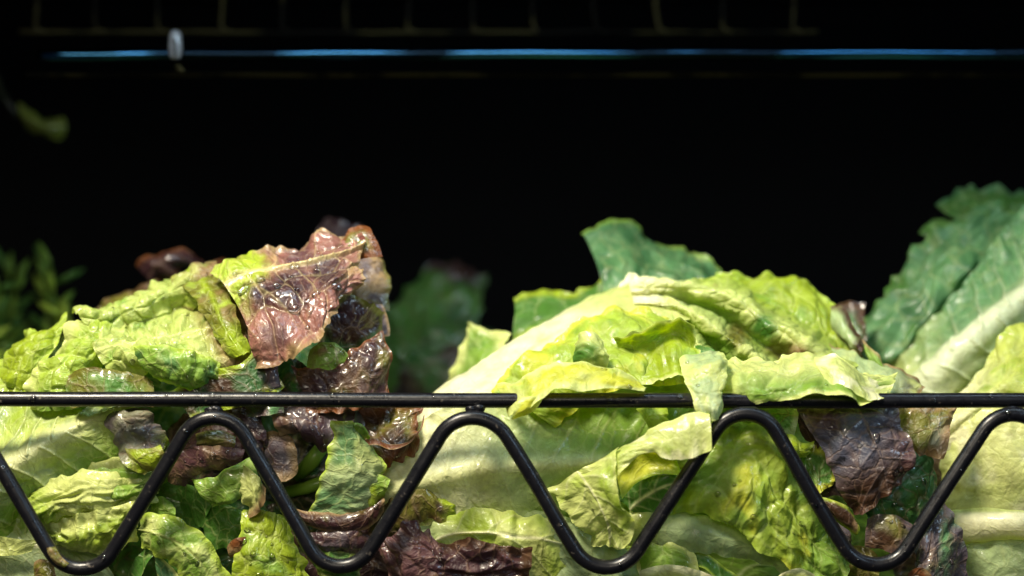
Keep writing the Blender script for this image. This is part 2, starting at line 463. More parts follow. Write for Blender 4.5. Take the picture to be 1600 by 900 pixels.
    if linecols is not None:
        kc = np.array([cc(q) for q in linecols])
        vv = np.clip(V + 0.03 * big, 0, 1)
        for q in range(3): Cb[..., q] = np.interp(vv, kn, kc[:, q])
    if base is not None: blend(base, 1 - sstep(0, basew, U + 0.10 * big))
    if tipc is not None: blend(tipc, sstep(1 - tipw, 1.0 - 0.3 * tipw, U + 0.10 * big))
    if blotch is not None:
        for (bc, amt, scl) in blotch:
            SEED[0] += 1
            n = fbm(um / scl, vm_ / scl, sd + 21 + int(scl), 3) * 0.5 + 0.5
            blend(bc, sstep(1 - amt - 0.13, 1 - amt + 0.13, n) * 0.92)
    if edge is not None:
        ew = edgew * vlen * 1000
        blend(edge, sstep(ew * 1.25, ew * 0.15, ed + 2.0 * big * ew * 0.5))
    if creasec is not None and crease[0]: blend(creasec, (1 - crm) * 0.8)
    if kind != 'red': Cb = Cb * (1 + 0.32 * np.exp(-ed / 0.6))[..., None]
    if spots:
        kk = (DIST + S[..., 1]) / DIST * MPP
        px = 800 + S[..., 0] / kk; py = 450 - (S[..., 2] - ZC) / kk
        wob = fbm(um / 7, vm_ / 7, sd + 41, 3)
        for (sx, sy, sr, scol) in spots:
            blend(scol, sstep(1.4, 0.4, np.hypot(px - sx, py - sy) / sr + 0.5 * wob))
    # pale vein net over the blade, strongest where cells are large
    vein = (1 - sstep(0.0, 0.10, f2 - f1)) * cells
    Cb = Cb * (1 - vein[..., None]) + (Cb * 0.55 + cc(ribc) * 0.38) * vein[..., None]
    if rv is not None:
        m = np.clip(latm * 0.55, 0, 1)[..., None]; Cb = Cb * (1 - m) + (Cb * 0.4 + cc(ribc) * 0.6) * m
        m = np.clip(np.exp(-(sd_rib / (taper * 1.25 + 1e-6)) ** 2) * (1 - 0.45 * U), 0, 1)[..., None]; Cb = Cb * (1 - m) + cc(ribc) * m
    verts = S.reshape(-1, 3)
    idx = np.arange(nu * nv).reshape(nu, nv)
    quads = np.stack([idx[:-1, :-1], idx[1:, :-1], idx[1:, 1:], idx[:-1, 1:]], axis=-1).reshape(-1, 4)
    me = bpy.data.meshes.new(name)
    nf = len(quads)
    me.vertices.add(len(verts)); me.loops.add(nf * 4); me.polygons.add(nf)
    me.vertices.foreach_set('co', verts.astype(np.float32).ravel())
    me.loops.foreach_set('vertex_index', quads.astype(np.int32).ravel())
    me.polygons.foreach_set('loop_start', np.arange(0, nf * 4, 4, dtype=np.int32))
    me.update(calc_edges=True)
    me.polygons.foreach_set('use_smooth', np.ones(nf, dtype=bool))
    uvl = me.uv_layers.new(name='mm')
    uvc = np.stack([um.ravel() + sd * 13.7, vm_.ravel() + sd * 5.1], axis=-1)
    uvl.data.foreach_set('uv', uvc[quads.ravel()].astype(np.float32).ravel())
    at = me.attributes.new('pigment', 'FLOAT_COLOR', 'POINT')
    at.data.foreach_set('color', np.concatenate([Cb.reshape(-1, 3), np.ones((nu * nv, 1))], axis=1).astype(np.float32).ravel())
    me.materials.append(MAT[kind])
    me.validate(); me.update()
    o = bpy.data.objects.new(name, me)
    link(o, head)
    if label: o['label'] = label
    if drops: water_drops(o, S, Nn, drops, sd)
    return o

def water_drops(o, S, Nn, spec, sd):
    """flattened beads of water lying on the leaf, one part"""
    n, rmin, rmax = spec
    rnd = random.Random(sd)
    nu, nv = S.shape[:2]
    verts, faces = [], []
    for _ in range(n):
        i = rnd.randint(int(nu * .1), int(nu * .9)); j = rnd.randint(int(nv * .1), int(nv * .9))
        c = Vector(S[i, j]); nn = Vector(Nn[i, j]).normalized()
        r = rmin + (rmax - rmin) * rnd.random() ** 2.2
        add_bead(verts, faces, c, nn, r / 1000, 0.5, rnd)
    d = mesh_obj('water_drop', verts, faces, M_WATER, o)
    d['kind'] = 'stuff'
    return d

def add_bead(verts, faces, c, nn, r, flat, rnd, seg=12, rings=6):
    t = nn.orthogonal().normalized(); b = nn.cross(t)
    ex = 1 + 0.35 * rnd.random(); a0 = rnd.random() * 6.28
    t, b = t * math.cos(a0) + b * math.sin(a0), b * math.cos(a0) - t * math.sin(a0)
    k0 = len(verts)
    for i in range(rings + 1):
        th = math.pi * i / rings
        zz = math.cos(th); rr = math.sin(th)
        if zz < 0: zz *= 0.4
        for k in range(seg):
            a = 2 * math.pi * k / seg
            verts.append(c + t * (r * rr * math.cos(a) * ex) + b * (r * rr * math.sin(a)) + nn * (r * zz * flat))
    for i in range(rings):
        for k in range(seg):
            k2 = (k + 1) % seg
            faces.append((k0 + i * seg + k, k0 + (i + 1) * seg + k, k0 + (i + 1) * seg + k2, k0 + i * seg + k2))

# ------------------------------------------------------------------ the shelf
def struct(o):
    o['kind'] = 'structure'; return o
struct(box('shelf_floor', (-0.75, -0.03, -0.02), (0.75, 0.62, 0.0), M_DECK))
struct(box('back_wall', (-0.75, 0.62, -0.02), (0.75, 0.65, 0.80), M_WALL))
struct(box('side_wall', (-0.78, -0.03, -0.02), (-0.752, 0.65, 0.80), M_WALL))
struct(box('side_wall', (0.752, -0.03, -0.02), (0.78, 0.65, 0.80), M_WALL))
struct(box('upper_shelf', (-0.75, -0.012, 0.345), (0.75, 0.62, 0.365), M_WALL))

# ------------------------------------------------------------------ wire guard in front
guard = thing('wire_guard', 'black coated wire guard with a straight top rail and a zigzag wire below', 'wire guard', (0, 0, 0))
def V3(x, y, d): return Vector(P(x, y, d))
rail = [V3(-90 + i * 20, 623 + 3.0 * min(1, max(0, (-90 + i * 20) / 900)) + 0.5 * math.sin(i * 0.21), 0) for i in range(90)]
tube('rail', rail, 0.00295, M_WIRE, guard, n=20)
zx = [-288, -78, 128, 335, 531, 743, 946, 1165, 1367, 1581, 1790]
rq = random.Random(21)
zv = [(x + rq.uniform(-3, 3), (597 if i % 2 else 940) + rq.uniform(-3, 3)) for i, x in enumerate(zx)]
zp = []
for i in range(1, len(zv) - 1):
    a, b, c = (Vector((*zv[i + k], 0)) for k in (-1, 0, 1))
    d0 = (a - b).normalized(); d1 = (c - b).normalized()
    half = d0.angle(d1) / 2; r = 58.0 + rq.uniform(-4, 3)
    tl = r / math.tan(half)
    bis = (d0 + d1).normalized(); cen = b + bis * (r / math.sin(half))
    p0 = b + d0 * tl; p1 = b + d1 * tl
    a0 = math.atan2(p0.y - cen.y, p0.x - cen.x); a1 = math.atan2(p1.y - cen.y, p1.x - cen.x)
    da = (a1 - a0 + math.pi) % (2 * math.pi) - math.pi
    for k in range(15):
        an = a0 + da * k / 14
        zp.append((cen.x + r * math.cos(an), cen.y + r * math.sin(an)))
dense = []
for i in range(len(zp) - 1):
    x0, y0 = zp[i]; x1, y1 = zp[i + 1]
    n = max(1, int(math.hypot(x1 - x0, y1 - y0) / 14))
    for k in range(n): dense.append((x0 + (x1 - x0) * k / n, y0 + (y1 - y0) * k / n))
dense.append(zp[-1])
dense = [(x + 0.8 * math.sin(x * .021 + y * .013), y + 0.8 * math.sin(y * .03 + x * .017)) for x, y in dense]
rz = random.Random(4)
tube('zigzag_wire', [V3(x, y, -6.6) for x, y in dense], [0.0029 * (1 + 0.012 * rz.uniform(-1, 1)) for _ in dense], M_WIRE, guard, n=20)
for px in (-78, 335, 743, 1165, 1581):
    v, f = [], []
    for k in range(3):
        add_bead(v, f, V3(px - 7 + 7 * k + rz.uniform(-3, 3), 639 + rz.uniform(-2, 2), -3.4), Vector((0, -0.3, -1)).normalized(), 0.0021 + 0.0007 * rz.random(), 1.0, rz)
    mesh_obj('weld', v, f, M_WIRE, guard)
v, f = [], []
for _ in range(46):                                                  # small beads of water on the wires
    if rz.random() < 0.55:
        c = Vector(rz.choice(rail)); c.x += rz.uniform(-0.003, 0.003); nn = Vector((0, -1, rz.uniform(-0.2, 1.2))).normalized(); c += nn * 0.0029
    else:
        q = rz.choice(dense); c = V3(*q, -6.6); nn = Vector((rz.uniform(-.6, .6), -1, rz.uniform(-.2, .6))).normalized(); c += nn * 0.0028
    add_bead(v, f, c, nn, rz.uniform(0.0004, 0.0013), 0.45, rz)
wd = mesh_obj('water_drop', v, f, M_WATER, guard); wd['kind'] = 'stuff'

# ------------------------------------------------------------------ left green lettuce
A = thing('lettuce_head', 'big crinkled green lettuce at the left with a wet pinkish leaf over its top', 'lettuce', (-0.13, 0.07, 0.0), 'lettuces in a row on the shelf')
BUT = dict(kind='green', puff=(1.6, 9.5), wr=(2.2, 22, 22), ruf=(1.8, 8), cells=0.22)
def lf(head, style, lines, **kw):
    d = dict(style); d.update(kw); k = d.pop('kind')
    return leaf(head, k, lines, d.pop('col'), **d)
# body of the head behind the outer leaves, darkened to paint shade into gaps
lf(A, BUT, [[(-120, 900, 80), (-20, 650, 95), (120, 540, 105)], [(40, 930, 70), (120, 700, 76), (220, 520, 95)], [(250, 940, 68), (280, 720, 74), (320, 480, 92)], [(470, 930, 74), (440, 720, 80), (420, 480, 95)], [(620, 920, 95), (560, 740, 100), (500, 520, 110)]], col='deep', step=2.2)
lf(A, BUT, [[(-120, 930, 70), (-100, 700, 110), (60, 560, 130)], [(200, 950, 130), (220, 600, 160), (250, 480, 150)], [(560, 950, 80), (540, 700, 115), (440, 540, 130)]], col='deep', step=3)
# lower left big leaf with the rib
lf(A, BUT, [[(-70, 610, 46), (30, 585, 44), (110, 585, 42), (215, 610, 36)], [(-70, 690, 24), (20, 655, 22), (100, 635, 24), (205, 630, 30)], [(-70, 790, 12), (18, 728, 10), (88, 684, 13), (205, 634, 24)], [(-70, 840, 20), (60, 770, 18), (150, 720, 19), (255, 668, 26)], [(-70, 930, 30), (70, 850, 30), (160, 815, 32), (262, 760, 36)]],
   col='mid', linecols=['lime', 'lime', 'pale', 'mid', 'mid'], rib=2, ribw=0.075, riba=3.0, ribc=(0.72, 0.74, 0.40), lat=(7, 1.2, 1.8), blotch=[('sage', .4, 20)], puff=(1.2, 10), wr=(2.4, 30, 14))
lf(A, BUT, [[(40, 790, 34), (110, 745, 24), (190, 725, 22), (250, 735, 26)], [(60, 800, 20), (130, 775, 11), (190, 765, 9), (240, 752, 16)], [(70, 830, 20), (140, 815, 13), (200, 800, 12), (235, 775, 20)]], col='mid', edge='pale', edgew=0.2, crease=(2.6, 30, 7), puff=(0.8, 8), wr=(1.5, 40, 9))
lf(A, BUT, [[(45, 780, 22), (90, 752, 16), (150, 742, 14), (225, 745, 20)], [(60, 800, 8), (110, 778, 5), (160, 775, 5), (222, 765, 12)], [(80, 806, 15), (120, 800, 12), (170, 795, 12), (218, 780, 18)]], col='pale', base='lime', crease=(2.2, 24, 6), puff=(0.8, 7))
lf(A, BUT, [[(75, 820, 18), (130, 800, 8), (180, 788, 6), (222, 782, 10)], [(70, 835, 14), (130, 835, 6), (180, 822, 4), (212, 800, 8)], [(82, 840, 22), (130, 850, 14), (165, 860, 14), (205, 835, 18)]], col='lime', edge='pale', edgew=0.25, crease=(2.2, 11, 11), puff=(1.6, 6), serr=2)
lf(A, BUT, [[(-60, 820, 30), (30, 812, 26), (100, 830, 26)], [(-60, 850, 24), (40, 850, 22), (150, 865, 24)], [(-60, 960, 20), (60, 950, 18), (200, 950, 24)]], col='sage', rib=1, lat=(4, 1, .4), puff=(0.5, 12))
lf(A, BUT, [[(-60, 800, 22), (0, 835, 16), (60, 842, 14)], [(-60, 840, 20), (0, 868, 16), (50, 862, 14)]], col='pale', crease=(1.5, 10, 8))
# dome above the rail
lf(A, BUT, [[(-20, 640, 46), (-2, 590, 46), (14, 560, 50), (50, 522, 60)], [(30, 640, 34), (35, 590, 30), (48, 550, 34), (80, 514, 50)], [(70, 640, 34), (70, 585, 32), (90, 540, 40), (112, 500, 56)]], col='yg', edge='lime', puff=(2.8, 9), wr=(3.5, 16, 16))
lf(A, BUT, [[(48, 640, 26), (58, 590, 26), (98, 536, 34), (146, 487, 50)], [(100, 640, 18), (108, 598, 18), (140, 552, 24), (176, 508, 44)], [(150, 640, 26), (160, 600, 30), (184, 566, 36), (210, 530, 46)], [(200, 640, 22), (215, 610, 24), (240, 580, 28), (262, 540, 38)]], col='lime', edge='pale', edgew=0.12, base='mid', puff=(3.6, 8.5), wr=(3.6, 18, 18))
# main quilted top leaf
lf(A, BUT, [[(112, 494, 50), (186, 480, 60), (262, 446, 66), (345, 420, 66)], [(130, 505, 36), (200, 492, 40), (272, 462, 46), (352, 440, 50)], [(136, 520, 38), (204, 506, 42), (280, 476, 50), (358, 458, 54)], [(150, 552, 22), (214, 538, 23), (290, 525, 28), (375, 508, 34)], [(170, 580, 20), (235, 552, 16), (305, 558, 16), (388, 548, 24)], [(200, 600, 28), (245, 566, 24), (315, 580, 20), (382, 572, 26)]],
   col=(0.42, 0.51, 0.13), rib=3, ribw=0.03, riba=1.6, ribc='pale', lat=(5, 0.9, 1.1), puff=(4.2, 8.5), wr=(3.6, 20, 20), blotch=[('pale', 0.35, 18), ('mid', .35, 13)], tipc='tan', tipw=0.34, drops=(10, 0.6, 1.6), cells=0.12, step=0.85)
lf(A, BUT, [[(215, 540, 14), (252, 540, 8), (300, 552, 8), (338, 570, 14)], [(222, 562, 12), (255, 570, 5), (300, 580, 5), (335, 585, 12)], [(232, 570, 18), (258, 594, 12), (290, 606, 12), (328, 600, 18)]], col='mid', edge='lime', blotch=[('bluegreen', 0.4, 14)], puff=(1.8, 7), crease=(1.4, 14, 9), drops=(6, .5, 1.2))
lf(A, BUT, [[(165, 565, 34), (205, 556, 30), (250, 556, 32)], [(165, 590, 30), (210, 585, 24), (252, 590, 28)], [(180, 610, 34), (220, 612, 28), (250, 612, 30)]], col='green', puff=(1.4, 8))
# olive strip leaf with a pale rib running down beside the red leaf
lf(A, BUT, [[(272, 448, 58), (300, 462, 40), (335, 520, 24), (366, 560, 16)], [(300, 426, 56), (330, 462, 34), (352, 515, 18), (380, 556, 11)], [(322, 416, 58), (352, 448, 40), (372, 505, 26), (390, 556, 18)]], col='olive', rib=1, ribw=0.12, riba=1.2, ribc='yg', lat=(4, 1, .8), blotch=[('tan', 0.4, 16), ('lime', .35, 10)], puff=(1.6, 8), tipc='yg', drops=(4, .5, 1.2))
lf(A, BUT, [[(250, 470, 66), (275, 440, 62), (300, 422, 60)], [(265, 480, 56), (290, 455, 50), (318, 428, 50)], [(300, 490, 50), (320, 470, 46), (335, 440, 50)]], col='tan', blotch=[('lime', .5, 14)], puff=(1.5, 8))
# dark hollow leaves to the right of the quilted leaf, olive rims
RED = dict(kind='red', puff=(1.0, 11), wr=(2.0, 22, 22), ruf=(1.8, 9), cells=0.22, ribc=(0.26, 0.16, 0.08), flat=0.5)
lf(A, RED, [[(100, 592, 20), (135, 575, 14), (190, 580, 14), (240, 598, 20)], [(104, 612, 14), (150, 598, 9), (200, 602, 9), (240, 612, 15)], [(112, 640, 12), (150, 634, 9), (200, 634, 9), (240, 636, 15)]], col='green', edge='olive', edgew=0.25, blotch=[('olive', .5, 18)], drops=(3, .5, 1))
lf(A, RED, [[(262, 612, 16), (320, 582, 12), (378, 566, 11), (402, 538, 16)], [(280, 630, 13), (335, 606, 9), (390, 590, 9), (420, 562, 14)], [(300, 650, 14), (350, 640, 10), (400, 632, 10), (445, 606, 16)]], col='brown', edge='yg', edgew=0.2, blotch=[('deep', .5, 16)], drops=(6, .5, 1.2))
lf(A, RED, [[(375, 590, 18), (405, 570, 13), (432, 556, 14)], [(380, 620, 14), (410, 610, 10), (440, 604, 12)], [(390, 650, 14), (420, 650, 12), (445, 645, 14)]], col='slate', blotch=[('bluegreen', .45, 10)], wr=(2.5, 10, 10), drops=(5, .5, 1.2))
lf(A, RED, [[(340, 440, 50), (356, 490, 40), (378, 545, 30)], [(372, 460, 46), (392, 510, 38), (405, 555, 30)], [(400, 480, 46), (420, 530, 38), (430, 570, 30)]], col='olive', blotch=[('brown', .6, 14)])
# the wet pinkish top leaf
lf(A, RED, [[(330, 432, 40), (385, 400, 46), (450, 394, 48), (510, 378, 48), (562, 360, 46)], [(352, 448, 27), (410, 424, 29), (470, 412, 31), (520, 398, 34), (574, 386, 38)], [(376, 486, 19), (420, 458, 20), (478, 440, 21), (530, 422, 26), (562, 416, 32)], [(396, 532, 13), (436, 510, 10), (486, 478, 11), (524, 456, 17), (558, 438, 27)], [(408, 582, 12), (456, 574, 4), (498, 550, 5), (506, 502, 10), (552, 450, 26)]],
   col='pink', rib=1, ribw=0.035, riba=1.3, ribc=(0.60, 0.50, 0.22), lat=(3.2, 0.8, 1.3), blotch=[('tan', .3, 14)], spots=[(350, 440, 52, 'lime'), (388, 420, 32, 'yg'), (455, 452, 36, 'plum'), (412, 460, 26, 'plum'), (510, 425, 30, 'plum'), (430, 522, 24, 'purple'), (470, 405, 24, 'purple'), (560, 375, 16, 'red'), (470, 555, 22, 'tan')], edge='tan', edgew=0.04, puff=(3.2, 14), wr=(3.6, 22, 22), cells=0.5, serr=2.2, ruf=(2.4, 10), flat=1.0, drops=(26, .6, 2.6), step=0.8, label='wet pinkish purple leaf with a green base')
lf(A, RED, [[(540, 376, 45), (552, 358, 46), (572, 364, 47)], [(546, 398, 38), (566, 384, 36), (588, 380, 40)], [(556, 406, 40), (576, 404, 38), (596, 404, 42)]], col='olive', edge='rust', edgew=0.2, blotch=[('brown', .4, 8)], puff=(1.6, 7), ruf=(2, 6), label='olive curled tip')
lf(A, RED, [[(535, 404, 66), (545, 445, 60), (540, 490, 54)], [(582, 402, 64), (590, 440, 58), (586, 480, 54)], [(592, 404, 72), (606, 450, 64), (604, 490, 60)]], col='tan', blotch=[('slate', .5, 10)], edge='olive', wr=(2.5, 10, 10))
lf(A, RED, [[(490, 545, 26), (505, 500, 26), (545, 452, 34)], [(510, 570, 30), (545, 520, 26), (572, 472, 34)], [(545, 580, 36), (585, 540, 36), (602, 486, 44)]], col='plum', blotch=[('deep', .45, 16), ('brown', .4, 12)], edge='olive', edgew=0.08)
lf(A, RED, [[(570, 470, 46), (580, 500, 42), (584, 530, 40)], [(597, 478, 48), (607, 500, 44), (609, 526, 42)]], col='slate', edge='tan')
lf(A, RED, [[(488, 548, 24), (505, 535, 20), (530, 545, 20)], [(480, 570, 20), (510, 558, 15), (548, 560, 18)], [(482, 592, 20), (510, 582, 18), (545, 580, 22)]], col='mid', blotch=[('tan', .4, 9)], drops=(5, .5, 1.4))
lf(A, RED, [[(455, 572, 26), (500, 578, 18), (555, 545, 20), (600, 520, 30)], [(465, 595, 18), (515, 590, 11), (565, 570, 12), (604, 548, 22)], [(475, 618, 16), (530, 618, 9), (575, 606, 10), (606, 585, 22)], [(480, 640, 20), (530, 642, 14), (580, 636, 14), (606, 622, 24)]], col='brown', edge='rust', edgew=0.08, blotch=[('olive', .36, 18), ('plum', .5, 14)], drops=(5, .5, 1.4))
lf(A, RED, [[(430, 560, 30), (465, 560, 26), (490, 590, 26)], [(430, 600, 28), (465, 590, 24), (490, 610, 26)], [(430, 640, 30), (470, 640, 26), (500, 640, 28)]], col='deep', blotch=[('plum', .5, 12)], drops=(4, .5, 1.2))
# out of focus dark leaves behind
lf(A, RED, [[(216, 416, 140), (250, 396, 135), (290, 396, 138), (318, 410, 145), (352, 406, 150)], [(230, 432, 132), (262, 408, 126), (292, 408, 130), (320, 420, 138), (352, 418, 145)], [(246, 448, 135), (268, 432, 132), (296, 420, 136), (322, 430, 142), (352, 428, 148)]], col='plum', edge='rust', edgew=0.14, flat=1.0, ruf=(2.6, 12))
lf(A, RED, [[(150, 490, 115), (195, 462, 110), (248, 440, 108)], [(165, 510, 100), (205, 480, 96), (262, 455, 98)], [(180, 520, 100), (220, 500, 98), (280, 470, 98)]], col='olive', blotch=[('brown', .55, 14)])
lf(A, RED, [[(440, 600, 120), (486, 410, 150), (496, 362, 160), (512, 336, 166)], [(480, 600, 116), (510, 410, 146), (522, 366, 156), (534, 345, 162)], [(530, 600, 120), (545, 410, 150), (552, 372, 160), (565, 352, 166)]], col='plum', blotch=[('olive', .3, 20)])

# ------------------------------------------------------------------ red lettuce, lower middle
LIMP = dict(BUT, flat=0.6, ruf=(2.0, 9), puff=(1.3, 9.5))
B = thing('lettuce_head', 'wilting lettuce below the rail left of the middle romaine, with purple, brown and green leaves', 'lettuce', (-0.09, 0.055, 0.0), 'lettuces in a row on the shelf')
lf(B, RED, [[(150, 960, 70), (160, 760, 76), (200, 640, 90)], [(300, 960, 62), (310, 780, 64), (330, 640, 78)], [(450, 960, 60), (450, 780, 62), (450, 640, 74)], [(600, 960, 64), (590, 800, 68), (570, 640, 78)], [(720, 960, 76), (680, 800, 80), (640, 660, 86)]], col='deep', blotch=[('plum', .5, 20)], step=1.8)  # filler leaf, its dark colour stands in for shade between leaves
for ln, cl in (([[(262, 690, 44), (320, 640, 40), (400, 632, 40)], [(270, 730, 34), (330, 690, 28), (410, 680, 30)], [(290, 770, 38), (350, 740, 33), (420, 730, 36)]], 'plum'),
               ([[(395, 700, 48), (470, 680, 44), (580, 700, 48)], [(400, 745, 38), (480, 730, 34), (590, 750, 38)], [(420, 800, 40), (500, 800, 36), (590, 800, 40)]], 'dark'),
               ([[(180, 760, 44), (235, 745, 36), (310, 760, 40)], [(180, 820, 36), (240, 800, 28), (315, 815, 32)], [(190, 910, 38), (250, 900, 30), (320, 900, 34)]], 'green'),
               ([[(310, 800, 42), (380, 780, 38), (470, 800, 42)], [(310, 850, 34), (390, 840, 31), (480, 850, 34)], [(310, 930, 38), (400, 930, 34), (490, 930, 38)]], 'deep'),
               ([[(450, 800, 40), (530, 790, 36), (630, 800, 40)], [(455, 850, 30), (540, 845, 26), (640, 850, 30)], [(460, 930, 34), (550, 930, 30), (650, 930, 34)]], 'plum'),
               ([[(560, 740, 44), (610, 700, 38), (660, 690, 42)], [(570, 800, 32), (630, 770, 27), (690, 765, 32)], [(590, 860, 36), (660, 840, 31), (730, 835, 36)]], 'brown')):
    lf(B, RED, ln, col=cl, blotch=[('deep', .35, 14), ('plum', .3, 10)], crease=(2.0, 24, 12), step=1.4, drops=(4, .4, 1.2))
lf(B, RED, [[(168, 660, 22), (180, 690, 14), (190, 716, 10), (228, 742, 10)], [(178, 645, 14), (196, 680, 7), (215, 705, 6), (244, 728, 7)], [(200, 640, 10), (216, 668, 5), (236, 692, 6), (256, 706, 8)], [(230, 640, 16), (244, 660, 16), (252, 680, 16), (258, 700, 13)]], col='grey', tipc='yg', tipw=.4, blotch=[('slate', .45, 9)], puff=(1.6, 9), wr=(3.0, 11, 11), drops=(6, .5, 1.4), label='grey olive curled leaf')
lf(B, RED, [[(196, 700, 9), (220, 702, 5), (252, 696, 6)], [(206, 720, 6), (228, 722, 2), (256, 704, 5)], [(224, 738, 10), (238, 734, 7), (254, 712, 9)]], col='yg', blotch=[('olive', .5, 8)])
lf(B, RED, [[(265, 752, 20), (282, 706, 12), (325, 697, 10), (382, 706, 14)], [(272, 756, 14), (295, 726, 6), (335, 716, 5), (380, 714, 10)], [(290, 755, 20), (310, 744, 12), (345, 730, 12), (378, 722, 16)]], col='purple', blotch=[('tan', .42, 12)], cells=0.7, puff=(1.2, 9), drops=(7, .5, 1.4), label='purple brown leaf')
lf(B, RED, [[(308, 680, 14), (335, 674, 10), (368, 684, 12)], [(308, 690, 8), (338, 684, 5), (368, 692, 8)], [(310, 700, 13), (338, 697, 10), (366, 698, 12)]], col='olive', blotch=[('tan', .4, 8)], crease=(1.2, 20, 4))
lf(B, LIMP, [[(305, 752, 18), (335, 748, 12), (362, 738, 10), (395, 722, 14)], [(318, 772, 12), (345, 766, 5), (372, 752, 4), (402, 740, 8)], [(335, 790, 14), (358, 786, 8), (384, 776, 8), (416, 764, 10)]], col='mid', blotch=[('bluegreen', .35, 10)], crease=(2.0, 22, 9), puff=(.8, 8), wr=(2, 14, 14))
lf(B, LIMP, [[(384, 728, 8), (400, 740, 4), (416, 762, 5)], [(378, 752, 5), (392, 768, 1), (404, 794, 5)], [(376, 770, 9), (388, 790, 7), (396, 800, 9)]], col='pale', tipc='tan', crease=(1.2, 8, 8))
lf(B, LIMP, [[(278, 762, 30), (300, 756, 24), (332, 790, 22)], [(286, 800, 28), (310, 796, 22), (328, 808, 22)], [(300, 820, 30), (320, 822, 26), (330, 820, 26)]], col='green', puff=(.6, 9))
lf(B, LIMP, [[(318, 790, 28), (350, 786, 20), (388, 800, 20)], [(318, 830, 24), (350, 826, 17), (384, 830, 18)], [(325, 855, 26), (352, 858, 20), (380, 850, 22)]], col='green', puff=(.6, 9))
lf(B, LIMP, [[(238, 800, 24), (250, 778, 20), (272, 790, 18)], [(242, 815, 18), (258, 802, 14), (276, 806, 15)], [(250, 820, 20), (262, 816, 18), (276, 818, 18)]], col='mid', puff=(1.5, 7))
lf(B, LIMP, [[(222, 812, 16), (268, 808, 10), (318, 838, 8), (352, 890, 10), (370, 950, 14)], [(218, 828, 10), (262, 840, 2), (302, 866, 0), (332, 910, 4), (345, 950, 8)], [(226, 850, 14), (258, 872, 7), (284, 905, 5), (300, 950, 10)]], col='mid', rib=1, ribw=.03, ribc='pale', lat=(4, 1, .9), blotch=[('pale', .42, 14)], edge='lime', puff=(1.9, 9), wr=(2.4, 18, 18), drops=(5, .5, 1.2))
lf(B, LIMP, [[(242, 862, 14), (270, 885, 8), (300, 960, 8)], [(246, 900, 12), (262, 930, 6), (275, 970, 8)]], col='bluegreen', edge='pale', puff=(1, 8))
lf(B, LIMP, [[(382, 798, 14), (378, 845, 8), (362, 890, 8), (355, 960, 12)], [(412, 800, 8), (408, 850, 0), (408, 900, -1), (410, 960, 6)], [(440, 806, 12), (446, 850, 4), (462, 900, 3), (475, 960, 8)], [(448, 815, 16), (462, 850, 12), (482, 890, 12), (490, 950, 14)]], col='yg', blotch=[('mid', .4, 14), ('lime', .3, 8)], puff=(1.9, 9), wr=(2.6, 16, 16), drops=(14, .5, 1.6), serr=1.8)
lf(B, RED, [[(356, 855, 8), (366, 842, 5), (386, 838, 5)], [(358, 866, 6), (370, 856, 3), (386, 850, 5)], [(362, 870, 9), (374, 866, 7), (386, 860, 9)]], col='rust', blotch=[('tan', .45, 6)], label='small rust red tip')
lf(B, LIMP, [[(200, 905, 18), (215, 870, 14), (236, 850, 14)], [(215, 940, 16), (228, 890, 10), (246, 862, 11)]], col='green', puff=(.5, 9))
lf(B, RED, [[(412, 680, 22), (432, 674, 18), (452, 685, 20)], [(414, 710, 15), (436, 706, 11), (462, 712, 14)], [(424, 745, 16), (442, 755, 12), (466, 738, 15)]], col='slate', edge='tan', edgew=.2, blotch=[('purple', .4, 10)], puff=(.8, 9), drops=(3, .4, 1))
lf(B, RED, [[(366, 640, 22), (385, 642, 18), (405, 640, 20)], [(372, 670, 16), (390, 664, 13), (412, 672, 16)], [(396, 702, 18), (410, 700, 15), (420, 690, 18)]], col='plum', blotch=[('slate', .5, 9)], crease=(1.6, 9, 14), drops=(5, .4, 1.2))
lf(B, RED, [[(424, 630, 26), (470, 632, 22), (515, 632, 22), (560, 634, 26)], [(424, 648, 16), (466, 650, 12), (510, 652, 12), (556, 650, 18)], [(432, 662, 13), (470, 668, 9), (505, 690, 10), (548, 680, 16)], [(440, 668, 20), (475, 674, 16), (510, 700, 16), (545, 692, 20)]], col='slate', base='tan', basew=.3, blotch=[('plum', .5, 12)], crease=(1.2, 14, 14), drops=(9, .5, 1.6))
pigment(tube('stalk', [V3(446, 770, 34), V3(480, 762, 29), V3(520, 747, 29), V3(540, 735, 34)], [.0022, .0026, .0026, .002], MAT['green'], B, n=10), 'mid')
pigment(tube('stalk', [V3(466, 745, 38), V3(486, 722, 33), V3(502, 700, 33), V3(507, 680, 40)], [.003, .0033, .003, .002], MAT['green'], B, n=10), 'mid')
lf(B, LIMP, [[(474, 812, 18), (500, 768, 10), (520, 715, 8), (530, 656, 8)], [(505, 816, 12), (525, 772, 4), (540, 722, 2), (537, 656, 4)], [(537, 816, 12), (555, 780, 3), (562, 735, 3), (546, 662, 6)], [(572, 795, 18), (592, 765, 12), (590, 745, 12), (560, 690, 14)]], col='sage', tipc='pale', tipw=.55, blotch=[('bluegreen', .45, 16)], edge='lime', edgew=.08, puff=(1.0, 12), wr=(2.0, 18, 18), crease=(1.0, 20, 20), serr=.8, label='pale green pointed leaf')
lf(B, LIMP, [[(535, 745, 12), (565, 735, 8), (608, 752, 10)], [(545, 775, 9), (572, 765, 4), (604, 762, 8)], [(560, 795, 12), (580, 790, 10), (598, 775, 12)]], col='yg', blotch=[('mid', .5, 8)])
lf(B, LIMP, [[(536, 660, 8), (552, 668, 8), (568, 690, 10)], [(544, 662, 6), (562, 664, 5), (576, 682, 7)], [(548, 668, 12), (566, 678, 10), (574, 700, 12)]], col='mid', edge='lime')
